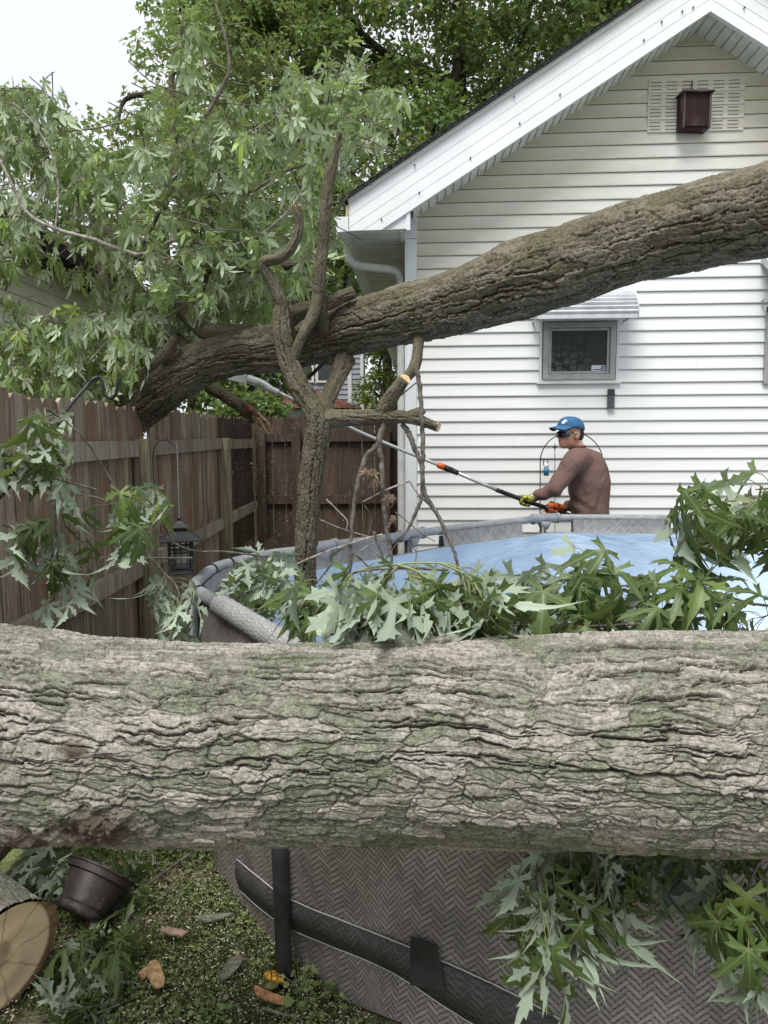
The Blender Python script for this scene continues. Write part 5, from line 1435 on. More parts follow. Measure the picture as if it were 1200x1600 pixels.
tree('mid green shrubby tree rising behind the rear fence corner', TB(400, 11), 5, [E(385, 470, 11, 1.1, 1.0, 1.6), E(500, 380, 11.5, 1.3, 1.0, 1.3), E(330, 540, 10.5, 1.2, .9, 1.2), E(560, 400, 12, .9, 1, 1.2)],
     150, 80, .10, LEAF_FAR, 503, trunk_r=.1, limbs=8, clump_r=.38)
tree('dark leafy tree between the far grey house and the white house', TB(600, 19), 7, [E(612, 560, 21, .7, .9, 1.5), E(600, 480, 20, 1.0, 1.0, 1.0), E(650, 560, 21, 1.3, 1, 2)],
     60, 80, .13, LEAF_FAR, 504, trunk_r=.14, limbs=5, clump_r=.45)
tree('distant tall tree far behind the grey house', TB(600, 30), 9, [E(600, 600, 30, 3.0, 2, 3.2), E(520, 470, 30, 3, 2, 2.5), E(660, 520, 30, 2.5, 2, 3)],
     120, 80, .18, LEAF_FAR, 508, trunk_r=.3, limbs=5, clump_r=.8)
tree('bright yellow green bush over the rear fence beside the white house corner', TB(600, 10.5), 3, [E(598, 615, 10.5, .33, .4, .42), E(580, 635, 10.4, .22, .3, .25)],
     26, 60, .06, LEAF_BRIGHT, 505, trunk_r=.04, limbs=4, clump_r=.16, name='bush')
tree('small dark leafed tree behind the left fence under the fallen crown', TB(90, 9), 4, [E(100, 600, 8.5, .8, .7, .45), E(-60, 600, 8, .8, .8, .5), E(190, 590, 9, .8, .7, .6)],
     60, 70, .09, LEAF_FAR, 506, trunk_r=.08, limbs=5, clump_r=.34)
tree('leafy bush with fine leaves behind the fence below the fallen trunk', TB(330, 9.5), 3, [E(300, 650, 8.9, .8, .4, .5), E(395, 650, 9.2, .5, .4, .3)],
     50, 60, .08, LEAF_FAR, 507, trunk_r=.05, limbs=4, clump_r=.25, name='bush')

# ================================================================== NEIGHBOUR HOUSES
def nhouse_left():
    nb = thing('neighbour_house', 'cream sided neighbouring house half hidden by the fallen crown at left', 'house', (-4.2, 9, 0))
    CREAM = plain('cream_siding', (.58, .55, .42), .6, .3, var=.06, sc=3)
    mb = MB(); z = .3; i = 0
    while z < 3.7:
        mb.prism([(-4.2, 4.0, z), (-4.185, 4.0, z), (-4.2, 4.0, z+.17)], (0, 9, 0)); z += .172
    mb.box((-9.5, 4.0, 0), (-4.201, 13, 3.72)); mb.build('wall', CREAM, nb, wc=True)
    mb = MB(); mb.prism([(-3.7, 3.7, 3.66), (-3.7, 3.7, 3.82), (-6.9, 3.7, 5.9), (-10.2, 3.7, 3.82), (-10.2, 3.7, 3.66)], (0, 9.6, 0)); mb.build('roof', plain('brown_roof', (.035, .028, .025), .95, .1, var=.4, sc=20), nb, wc=True)
    mb = MB(); mb.box((-4.19, 7.4, 1.6), (-4.17, 8.3, 2.9)); w = mb.build('window', WHITE_OLD, nb, wc=True)
    mb = MB(); mb.box((-4.17, 7.47, 1.67), (-4.16, 8.23, 2.83)); mb.build('pane', plain('pane_grey', (.10, .12, .13), .15, .6), nb, wc=True)
    # white porch frame beyond
    p = thing('porch', 'white porch frame showing over the fence under the fallen trunk', 'porch', P(350, 640, 15))
    mb = MB()
    for (a, b, c, d) in ((332, 556, 341, 700), (372, 600, 376, 700), (398, 590, 404, 700)):
        q0 = P(a, b, 15); q1 = P(c, d, 15); mb.box((q0[0], 14.95, max(q1[2], 0)), (q1[0], 15.05, q0[2]))
    mb.build('post', WHITE_OLD, p, wc=True)
    q0 = P(320, 640, 15.2); q1 = P(420, 700, 15.2); mb = MB(); mb.box((q0[0], 15.1, 0), (q1[0], 15.3, q0[2])); q2 = P(318, 596, 15.2); q3 = P(425, 606, 15.2); mb.box((q2[0], 14.9, q3[2]), (q3[0], 17, q2[2])); mb.build('wall', WHITE_OLD, p, wc=True)
    q0 = P(345, 646, 14.9); q1 = P(356, 700, 14.9); mb = MB(); mb.box((q0[0], 15.06, q1[2]), (q1[0], 15.098, q0[2])); mb.build('window', plain('pane_dark', (.05, .055, .06), .2, .5), p, wc=True)
nhouse_left()
def nhouse_far():
    Y = 24.0; nb = thing('neighbour_house', 'far grey sided two storey house with a brown porch roof seen under the trunk', 'house', P(500, 700, Y)*[1, 1, 0])
    GREY = plain('grey_siding', (.30, .32, .36), .6, .3, var=.06, sc=2)
    x0 = P(380, 600, Y)[0]; x1 = P(566, 600, Y)[0]; xc = P(547, 600, Y)[0]; z1 = 6.0
    mb = MB(); z = 0.0
    while z < z1:
        mb.prism([(x0, Y, z), (x0, Y-.03, z), (x0, Y, z+.16)], (x1-x0, 0, 0)); mb.prism([(x1, Y, z), (x1+.03, Y, z), (x1, Y, z+.16)], (0, 3.6, 0)); z += .162
    mb.box((x0, Y+.001, 0), (x1-.001, Y+3.6, z1)); mb.build('wall', GREY, nb, wc=True)
    mb = MB(); mb.box((xc-.07, Y-.06, 0), (xc+.05, Y-.001, z1)); mb.build('corner_trim', WHITE_OLD, nb, wc=True); mb = MB(); mb.box((x1-.06, Y-.05, 0), (x1+.04, Y+.06, z1)); mb.build('corner_trim', WHITE_OLD, nb, wc=True)
    mb = MB(); mb.prism([(x0-.5, Y-.5, z1), (x1+.5, Y-.5, z1), ((x0+x1)/2, Y-.5, z1+1.6)], (0, 4.6, 0)); mb.build('roof', SHINGLE, nb, wc=True)
    a = P(478, 560, Y-.06); b = P(522, 594, Y-.06)
    for (u0, u1) in ((448, 488), (496, 522)):
        a = P(u0, 556, Y); b = P(u1, 594, Y)
        mb = MB(); mb.box((a[0]-.06, Y-.09, b[2]-.08), (b[0]+.06, Y-.05, a[2]+.06)); w = mb.build('window', WHITE_OLD, nb, wc=True)
        mb = MB(); mb.box((a[0]+.02, Y-.10, b[2]+.0), (b[0]-.02, Y-.091, a[2])); mb.build('pane', plain('pane_dark', (.05, .055, .06), .2, .5), nb, wc=True)
    mb = MB(); a = P(476, 602, Y-.1); b = P(566, 637, Y-2.4); c = P(420, 637, Y-2.4)
    mb.add([(a[0]-1.5, Y-.06, a[2]), (a[0], Y-.06, a[2]), (b[0], Y-2.4, b[2]), (c[0]-1, Y-2.4, b[2]), (b[0]-.1, Y-.06, b[2]), (a[0]-1.5, Y-.06, b[2])], [(0, 3, 2, 1), (1, 2, 4), (2, 3, 5, 4)])
    mb.build('porch_roof', plain('red_brown_roof', (.16, .075, .06), .95, .1, var=.3, sc=8), nb, wc=True)
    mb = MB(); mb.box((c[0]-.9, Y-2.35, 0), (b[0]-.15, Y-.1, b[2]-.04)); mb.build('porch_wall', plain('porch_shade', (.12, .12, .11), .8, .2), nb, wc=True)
nhouse_far()

# ================================================================== GROUND COVER
def wall_clear(x, y):
    return (x < -.74) or (y < 2.0 and x < .15-.0) or (x < -.40 and y < 2.1) or (x < -.62 and y < 2.5)
rg = np.random.default_rng(77)
def gpoints(n, x0=-1.36, x1=.2, y0=1.55, y1=3.9):
    out = []
    while len(out) < n:
        x = rg.uniform(x0, x1); y = y0+(y1-y0)*rg.random()**1.3
        px = proj((x, y, 0))
        lim = -.66 if y > 2.72 else np.interp(y, [1.55, 1.86, 1.95, 2.07, 2.2, 2.45, 2.72], [.25, .0, -.10, -.22, -.33, -.5, -.64])
        if x < lim-.015: out.append((x, y))
    return np.array(out)
def clumpy(pts, thr, sc=5, seed=3, pw=1):
    v = fbm(pts[:, 0]*sc+100, pts[:, 1]*sc+100, 100000, seed, 3); return pts[v > thr]
g = clumpy(gpoints(15000), .49, 4, 3)
k = len(g); up = nrm(rg.normal(size=(k, 3))*.35+[0, 0, 1])
leaves('ground_weeds', CLOVER, None, np.c_[g, rg.uniform(.005, .035, k)-.015], nrm(rg.normal(size=(k, 3))*[1, 1, .15]), up, rg.uniform(.005, .017, k), [clover_t()], 71).__setitem__('kind', 'stuff')
g = clumpy(gpoints(34000), .38, 3, 8); k = len(g)
bl = (np.array([(-.03, 0, 0), (.03, 0, 0), (.02, .6, .05), (0, 1, .2), (-.02, .6, .05)]), [[0, 1, 2, 3, 4]], np.array([(-.03, -.5), (.03, -.5), (.02, -.6), (0, -.6), (-.02, -.6)]))
leaves('grass', leaf_mat('grass_blade', (.13, .18, .06), (.16, .21, .08)), None, np.c_[g, np.full(k, -.018)], nrm(rg.normal(size=(k, 3))*[1, 1, .3]+[0, 0, .55]), rg.normal(size=(k, 3)), rg.uniform(.018, .065, k), [bl], 72).__setitem__('kind', 'stuff')
chip = (np.array([(-.16, 0, 0), (.20, .1, .03), (.12, 1.1, .02), (-.2, .8, .06)]), [[0, 1, 2, 3]], np.zeros((4, 2)))
g = gpoints(42000); v = fbm(g[:, 0]*3.2+50, g[:, 1]*3.2+50, 100000, 5, 4)+.05*np.exp(-((g[:, 0]+.45)/.3)**2); g = g[v+rg.random(len(v))*.14 > .52]; k = len(g)
leaves('wood_chips', plain('pale_wood_chip', (.58, .51, .38), .85, .2, var=.2, sc=30), None, np.c_[g, rg.uniform(-.012, .026, k)], nrm(rg.normal(size=(k, 3))*[1, 1, .25]), nrm(rg.normal(size=(k, 3))*.5+[0, 0, 1]), rg.uniform(.0015, .0055, k)*rg.choice([1, 1, 1, 1.9], k), [chip], 73).__setitem__('kind', 'stuff')
# sawdust in the air
n = 2300; px = rg.normal(425, 55, n); py = rg.uniform(600, 870, n); px += (py-600)*.05
pos = np.array([P(a, b, c) for a, b, c in zip(px, py, rg.uniform(4.4, 6.5, n))])
leaves('flying_sawdust', plain('sawdust', (.80, .76, .66), .9, .1, var=.05), None, pos, rg.normal(size=(n, 3)), rg.normal(size=(n, 3)), rg.uniform(.002, .0055, n)*rg.choice([1, 1, 1, 1.6], n), [chip], 74).__setitem__('kind', 'stuff')

# weeds beside the pool leg
def weed(label, px, py, n, size, seed):
    r2 = np.random.default_rng(seed); b = G(px, py, 0); t = thing('weed', label, 'weed', b, 0, 'low weeds at the foot of the pool wall')
    mb = MB(); pos = []; nn = []; dd = []
    for i in range(n):
        d = nrm(r2.normal(size=3)*[1, 1, .0]+[0, 0, .8]); L = r2.uniform(.02, .07); e = b+d*L; mb.tube([b, (b+e)/2+[0, 0, .004], e], .0012, 5)
        pos.append(e); dd.append(nrm(d*[1, 1, .1])); nn.append(nrm(r2.normal(size=3)*.3+[0, -.3, 1]))
    mb.build('stem', plain('weed_stem', (.12, .16, .06)), t, wc=True)
    leaves('leaves', CLOVER, t, pos, dd, nn, size*r2.uniform(.7, 1.2, n), [clover_t()], seed)
weed('round leaved weed growing right beside the dark pool leg', 468, 1545, 12, .026, 1)
weed('round leaved weed against the wicker wall right of the leg', 505, 1560, 9, .024, 2)
weed('small three leaved weed sprouting from the soil right of the torn wrapper', 482, 1572, 6, .028, 3)
weed('tiny weed farthest right at the foot of the wall', 553, 1580, 5, .018, 4)
weed('pale weed tuft at the bottom edge below the bark chip', 325, 1595, 9, .02, 5)

# bark pieces, sticks and litter on the ground
def flat_piece(name, label, cat, poly_px, z, mat, thick=.006, bump=.004, group=None, seed=1):
    pts = [G(x, y, z) for (x, y) in poly_px]; c = np.mean(pts, axis=0); t = random.Random(seed)
    bm_v = [p+[0, 0, t.uniform(-bump, bump)] for p in pts]
    mb = MB(); n = len(pts); V = [v for v in bm_v]+[c+[0, 0, bump*2.5]]+[v-np.array([0, 0, thick]) for v in bm_v]
    f = [(i, (i+1) % n, n) for i in range(n)]+[(i, n+1+i, n+1+(i+1) % n, (i+1) % n) for i in range(n)]+[tuple(n+1+i for i in range(n))[::-1]]
    f = [tuple(reversed(q)) for q in f]
    mb.add([v-c for v in V], f); o = mb.build(name, mat, None); o.location = c.tolist(); tag(o, label, cat, group); return o
flat_piece('dry_leaf', 'pale tan bark flake shaped like a leaf lying on the grass', 'bark flake', [(216, 1521), (228, 1512), (235, 1500), (243, 1497), (250, 1506), (254, 1518), (258, 1528), (256, 1538), (245, 1543), (236, 1536), (230, 1524), (222, 1527)], .03, LEAF_DRY, seed=2)
ORB = plain('orange_bark', (.34, .17, .085), .85, .2, var=.25, sc=60)
flat_piece('bark_chip', 'orange brown curled bark chip on the soil in front of the yellow wrapper', 'bark chip', [(396, 1538), (402, 1540), (412, 1549), (430, 1553), (449, 1560), (450, 1564), (443, 1566), (425, 1566), (410, 1558), (399, 1551)], .03, ORB, seed=3)
wr = flat_piece('torn_wrapper', 'crumpled yellow orange wrapper with dark marks at the foot of the pool leg', 'wrapper', [(413, 1518), (420, 1515), (430, 1516), (441, 1520), (444, 1530), (436, 1533), (420, 1532), (414, 1527)], .03, plain('yellow_wrapper', (.62, .33, .03), .45, .4, var=.25, sc=40), seed=4, bump=.006)
mb = MB(); c0 = np.array(wr.location)
for (a, b, c, d) in ((423.2, 1517, 425, 1532), (432, 1517, 433.6, 1532), (427, 1520, 431, 1521.2), (427, 1525, 431, 1526.2), (435.5, 1521, 440, 1522.2), (435.5, 1526, 440, 1527)):
    q = [G(x, y, .047)-c0 for (x, y) in ((a, b), (c, b), (c, d), (a, d))]; mb.prism(q, (0, 0, .002))
mb.build('wrapper_print', plain('dark_ink', (.03, .02, .01), .6, .2), wr)
flat_piece('olive_leaf', 'curled olive leaf under the yellow wrapper', 'leaf', [(412, 1544), (415, 1538), (424, 1533), (438, 1531), (432, 1540), (422, 1547)], .025, plain('olive_leaf', (.15, .15, .05), .6, .3, var=.2, sc=80), seed=6)
GBK = BARK_LOG
for i, (lab, poly) in enumerate((('grey bark slab on the grass right of the tan flake', [(342, 1527), (350, 1510), (362, 1497), (375, 1492), (381, 1497), (372, 1512), (360, 1526), (348, 1531)]),
                                 ('pinkish bark strip on the sawdust near the middle of the grass', [(250, 1452), (262, 1448), (285, 1452), (293, 1456), (285, 1461), (262, 1459)]),
                                 ('thin dark bark strip on the sawdust by the wicker wall', [(303, 1433), (325, 1432), (360, 1424), (366, 1428), (345, 1434), (325, 1438)]),
                                 ('small orange bark scrap right of the flower pot', [(180, 1352), (188, 1347), (192, 1352), (186, 1358)]),
                                 ('orange bark sliver below the flower pot', [(133, 1438), (141, 1436), (148, 1455), (143, 1458)]))):
    flat_piece('bark_chip', lab, 'bark chip', poly, .025, (GBK if i in (0, 2) else ORB) if i != 1 else plain('pink_bark', (.27, .19, .15), .9, .1, var=.2, sc=50), seed=20+i)
def stick(label, pts, r, z=.015, mat=None):
    c = spline([G(x, y, z) for (x, y) in pts], 6); o0 = c[0].copy(); mb = MB(); mb.tube(c-o0, np.linspace(r, r*.6, len(c))*(1+.1*np.sin(np.arange(len(c))*2)), 8)
    o = mb.build('stick', mat or TWIG, None, smooth=True); o.location = o0.tolist(); tag(o, label, 'stick', 'sticks on the ground')
stick('thin grey stick on the soil at the bottom edge near the pool leg', [(410, 1575), (430, 1581), (455, 1588), (472, 1594)], .005)
stick('slender stick lying beside the bottom leafy branch', [(130, 1590), (160, 1580), (190, 1568)], .004)
stick('twig lying in the sawdust in the middle of the grass', [(360, 1480), (375, 1472), (388, 1465)], .003)
stick('dark flat board edge under the flower pot', [(72, 1422), (90, 1415), (112, 1405)], .012, mat=DW)
# boards leaning behind the pool at the fence corner
def board(label, a, b, w, Y):
    p = P(*a, Y); q = P(*b, Y+.15); d = nrm(q-p); n_ = nrm(np.cross(d, [0, 1.0, 0])); o0 = p.copy(); mb = MB()
    mb.prism([p-n_*w-o0, q-n_*w-o0, q+n_*w-o0, p+n_*w-o0], (0, .03, 0)); o = mb.build('loose_board', FENCE_DARK, None); o.location = o0.tolist(); tag(o, label, 'board', 'loose boards at the fence corner')
board('short weathered board leaning at the fence corner behind the pool, left one', (362, 880), (398, 852), .05, 5.3)
board('short weathered board leaning at the fence corner behind the pool, right one', (408, 868), (432, 845), .05, 5.5)

# ================================================================== FLOWER POT
def pot():
    c = P(150, 1395, 2.42); c = G(147, 1425, .03)
    t = thing('flower_pot', 'empty dark brown plastic flower pot tipped over on the grass', 'flower pot', c)
    ax = nrm(np.array([.33, .66, .66])); H = .144; r0, r1 = .076, .108
    def prof(ps, seg=48, base=c+np.array([0, -.02, .085]) -nrm(np.array([.33, .66, .66]))*.075):
        n = nrm(np.cross(ax, [0, 1.0, 0])); b = np.cross(n, ax); vs = []
        for (ra, z) in ps:
            for j in range(seg):
                a = 2*math.pi*j/seg; vs.append(base+ax*z+ra*(math.cos(a)*n+math.sin(a)*b))
        f = [(i*seg+j, (i*seg+(j+1) % seg), (i+1)*seg+(j+1) % seg, (i+1)*seg+j) for i in range(len(ps)-1) for j in range(seg)]
        return vs, f
    v, f = prof([(.001, 0), (r0-.01, 0), (r0, .006), (r0+.003, .020), (r0-.0015, .024), (r0-.0005, .030), (r0+.0045, .034), (r0+.003, .038), (r1-.008, H-.03), (r1-.009, H-.028), (r1-.010, H-.0)])
    mb = MB(); mb.add(v, f); o = mb.build('body', BLACK_PLASTIC, t, smooth=True, wc=True)
    v, f = prof([(r1-.012, H-.028), (r1+.003, H-.026), (r1+.004, H-.006), (r1+.010, H-.004), (r1+.010, H+.001), (r1-.004, H+.001), (r1-.008, H-.02), (r0-.006, .02), (.001, .015)])
    mb = MB(); mb.add(v, f); mb.build('rim', BLACK_PLASTIC, t, smooth=False, wc=True)
pot()

# ================================================================== LANTERN, HOOKS
def lantern():
    c = P(283, 893, 3.02); k = 1/pxm(c)
    t = thing('lantern', 'black pagoda roofed lantern with lattice sides hanging in front of the fence', 'lantern', c, R(18))
    S = math.sqrt(2)
    mb = MB(); mb.lathe((0, 0, 0), [(26*k*S*.78, -2*k), (26*k*S*.80, 0), (17*k*S, 2*k), (17*k*S, 5*k)], 4, sq=True); mb.build('base', BLACK_METAL, t)
    mb = MB(); hw = 16.5*k; h0, h1 = 5*k, 50*k
    for sx in (-1, 1):
        for sy in (-1, 1): mb.box((sx*hw-.006, sy*hw-.006, h0), (sx*hw+.006, sy*hw+.006, h1))
    mb.build('corner_post', BLACK_METAL, t)
    for rot in range(4):
        mb = MB(); ca, sa = math.cos(rot*math.pi/2), math.sin(rot*math.pi/2)
        def bx(a, z0_, b, z1_):
            pts = []
            for z in (z0_, z1_):
                for (x, y) in ((a, hw-.002), (b, hw-.002), (b, hw+.003), (a, hw+.003)): pts.append((x*ca-y*sa, x*sa+y*ca, z))
            mb.hexa(pts[:4], pts[4:])
        for x in (-.55, 0, .55): bx(x*hw-.002, h0, x*hw+.002, h1)
        for z in (.06, .22, .6, .74, .88): bx(-hw, h0+(h1-h0)*z-.0018, hw, h0+(h1-h0)*z+.0018)
        mb.build('lattice', BLACK_METAL, t)
    mb = MB(); mb.lathe((0, 0, 0), [(31*k*S, 50*k), (31*k*S, 52*k), (24*k*S, 56*k), (15*k*S, 62*k), (10*k*S, 66*k)], 4, sq=True)
    mb.lathe((0, 0, 0), [(8.5*k*S, 66*k), (8.5*k*S, 70*k)], 4, sq=True); mb.lathe((0, 0, 0), [(14*k*S, 70*k), (13.5*k*S, 71.5*k), (7*k*S, 76*k), (2.5*k*S, 80*k)], 4, sq=True); mb.build('roof', BLACK_METAL, t)
    mb = MB(); mb.lathe((0, 0, 0), [(.001, 79*k), (3*k, 81*k), (4*k, 84*k), (2.6*k, 87*k), (.001, 88*k)], 12); mb.build('finial', BLACK_METAL, t, smooth=True)
    mb = MB(); mb.lathe((0, 0, 0), [(.03, h0+.002), (.03, h0+.075), (.002, h0+.08)], 16); mb.build('candle', plain('wax_candle', (.42, .40, .34), .6, .3), t, smooth=True)
    mb = MB(); mb.tube([(.0, 0, 88*k), (0, 0, 200*k)], .0013, 5); mb.build('wire', plain('wire_grey', (.25, .25, .24), .4, .5), t)
lantern()
hk = thing('plant_hook', 'thin dark arched hook on the fence that the lantern hangs from', 'hook', P(240, 700, 3.4))
mb = MB(); mb.tube(spline([P(241, 760, 3.6), P(239, 715, 3.6), P(244, 694, 3.55), (P(256, 688, 3.4)), P(270, 694, 3.2), P(278, 708, 3.1), P(279, 720, 3.05), P(283, 728, 3.02), P(284, 724, 3.02)], 6), .0028, 6); mb.build('hook_rod', BLACK_METAL, hk, smooth=True, wc=True)
sh = thing('shepherd_hook', 'black curved shepherd hook leaning above the left fence top', 'hook', P(100, 660, 2.55))
mb = MB(); mb.tube(spline([P(-20, 800, 2.4), P(50, 718, 2.45), P(108, 636, 2.5), P(135, 604, 2.55), P(146, 592, 2.56), P(155, 590, 2.57), P(160, 600, 2.57), P(163, 615, 2.57), P(172, 622, 2.57), P(181, 616, 2.57), P(184, 600, 2.57), P(187, 590, 2.57)], 8), .006, 8); mb.build('hook_rod', BLACK_METAL, sh, smooth=True, wc=True)
# ================================================================== GARDEN TRELLIS BEHIND THE PERSON
tl = thing('trellis', 'thin black arched metal garden trellis standing against the siding behind the person', 'trellis', P(893, 860, 6.05)*[1, 1, 0])
mb = MB(); TY = 6.05
arc = [P(844, 900, TY), P(844, 740, TY)]+[P(893-49*math.cos(a), 722-47*math.sin(a), TY) for a in np.linspace(0, math.pi, 18)]+[P(942, 740, TY), P(942, 900, TY)]
mb.tube(arc, .0045, 6); mb.build('arch', BLACK_METAL, tl, smooth=True, wc=True)
for i, (pt, r) in enumerate((([P(867, 900, TY), P(867, 697, TY)], .003), ([P(918, 900, TY), P(918, 712, TY)], .003), ([P(844, 718, TY), P(942, 716, TY)], .004), ([P(844, 793, TY), P(942, 791, TY)], .003), ([P(846, 802, TY), P(852, 797, TY), P(858, 802, TY)], .003))):
    mb = MB(); mb.tube(pt, r, 6); mb.build('bar', BLACK_METAL, tl, wc=True)
mb = MB(); c = P(867, 697, TY); mb.lathe(c-[0, 0, .02], [(.002, -.01), (.011, .01), (.006, .025), (.003, .03), (.001, .05)], 8); mb.tube([c+[-.022, 0, -.005], c+[0, 0, -.02], c+[.022, 0, -.005]], .003, 5); mb.build('finial', BLACK_METAL, tl, wc=True)
orn = thing('hanging_ornament', 'small blue and white ornament hanging from two hooks on the trellis bar', 'ornament', P(853, 735, TY-.03))
mb = MB()
for dx in (850, 856.5): mb.tube(spline([P(dx, 718, TY-.01), P(dx-1, 724, TY-.02), P(dx+1, 730, TY-.03)], 4), .004, 6)
mb.build('hook', BLACK_METAL, orn, wc=True)
mb = MB(); c = P(853.5, 728, TY-.03); mb.lathe(c, [(.001, -.025), (.016, -.018), (.02, 0), (.014, .018), (.001, .024)], 12); mb.build('white_body', plain('glazed_white', (.62, .64, .64), .3, .5), orn, smooth=True, wc=True)
mb = MB(); c = P(853.5, 736, TY-.03); mb.lathe(c, [(.001, -.03), (.019, -.028), (.023, -.01), (.026, .004), (.02, .022), (.001, .026)], 12); mb.build('blue_body', plain('glazed_blue', (.03, .16, .30), .3, .5), orn, smooth=True, wc=True)
mb = MB(); c = P(853.5, 742, TY-.03); mb.lathe(c, [(.001, -.008), (.022, -.006), (.022, .006), (.001, .008)], 12); mb.build('dark_foot', BLACK_METAL, orn, smooth=True, wc=True)

# ================================================================== PERSON
def ell_loft(secs, seg=28):
    """secs: (centre, x-axis vector, y-axis vector) ellipse sections -> mesh arrays"""
    V = []; n = len(secs)
    for (c, ax, ay) in secs:
        for j in range(seg):
            a = 2*math.pi*j/seg; V.append(np.asarray(c)+np.asarray(ax)*math.cos(a)+np.asarray(ay)*math.sin(a))
    F_ = [(i*seg+j, i*seg+(j+1) % seg, (i+1)*seg+(j+1) % seg, (i+1)*seg+j) for i in range(n-1) for j in range(seg)]
    F_.append(tuple(range(seg))[::-1]); F_.append(tuple((n-1)*seg+j for j in range(seg)))
    return V, F_
def limb_pts(mb, pts, rad, seg=18, n=6):
    c = spline(np.c_[np.array(pts), np.array(rad)], n)
    mb.tube(c[:, :3], c[:, 3], seg)
    for e in (0, -1):
        ball(mb, c[e, :3], c[e, 3]*.99)
def ball(mb, c, r, sc=(1, 1, 1), M=None, seg=18):
    V = []; 
    for i in range(9):
        th = math.pi*(i+.02)/8.04
        for j in range(seg):
            ph = 2*math.pi*j/seg; p = np.array([math.sin(th)*math.cos(ph)*sc[0], math.sin(th)*math.sin(ph)*sc[1], math.cos(th)*sc[2]])*r
            if M is not None: p = M@p
            V.append(np.asarray(c)+p)
    F_ = [(i*seg+j, (i+1)*seg+j, (i+1)*seg+(j+1) % seg, i*seg+(j+1) % seg) for i in range(8) for j in range(seg)]
    F_.append(tuple(range(seg))); F_.append(tuple(8*seg+j for j in range(seg))[::-1])
    mb.add(V, F_)
def fuse(mb, name, mat, parent, vox, smooth_it=6, noise=None):
    me = bpy.data.meshes.new(name+'_tmp'); me.from_pydata(mb.v, [], mb.f); me.update()
    o = bpy.data.objects.new(name+'_tmp', me); COL.objects.link(o)
    m = o.modifiers.new('r', 'REMESH'); m.mode = 'VOXEL'; m.voxel_size = vox
    s = o.modifiers.new('s', 'SMOOTH'); s.iterations = smooth_it; s.factor = .5
    dg = bpy.context.evaluated_depsgraph_get(); dg.update()
    nm = bpy.data.meshes.new_from_object(o.evaluated_get(dg)); nm.name = name
    bpy.data.objects.remove(o); bpy.data.meshes.remove(me)
    if noise is not None:
        nv = len(nm.vertices); co = np.empty(nv*3, np.float32); nm.vertices.foreach_get('co', co); co = co.reshape(-1, 3)
        no = np.empty(nv*3, np.float32); nm.vertices.foreach_get('normal', no); no = no.reshape(-1, 3)
        co = co+no*noise(co)[:, None]; nm.vertices.foreach_set('co', co.astype(np.float32).ravel()); nm.update()
    nm.shade_smooth(); nm.materials.clear()
    return link(name, nm, mat, parent, world_coords=True)

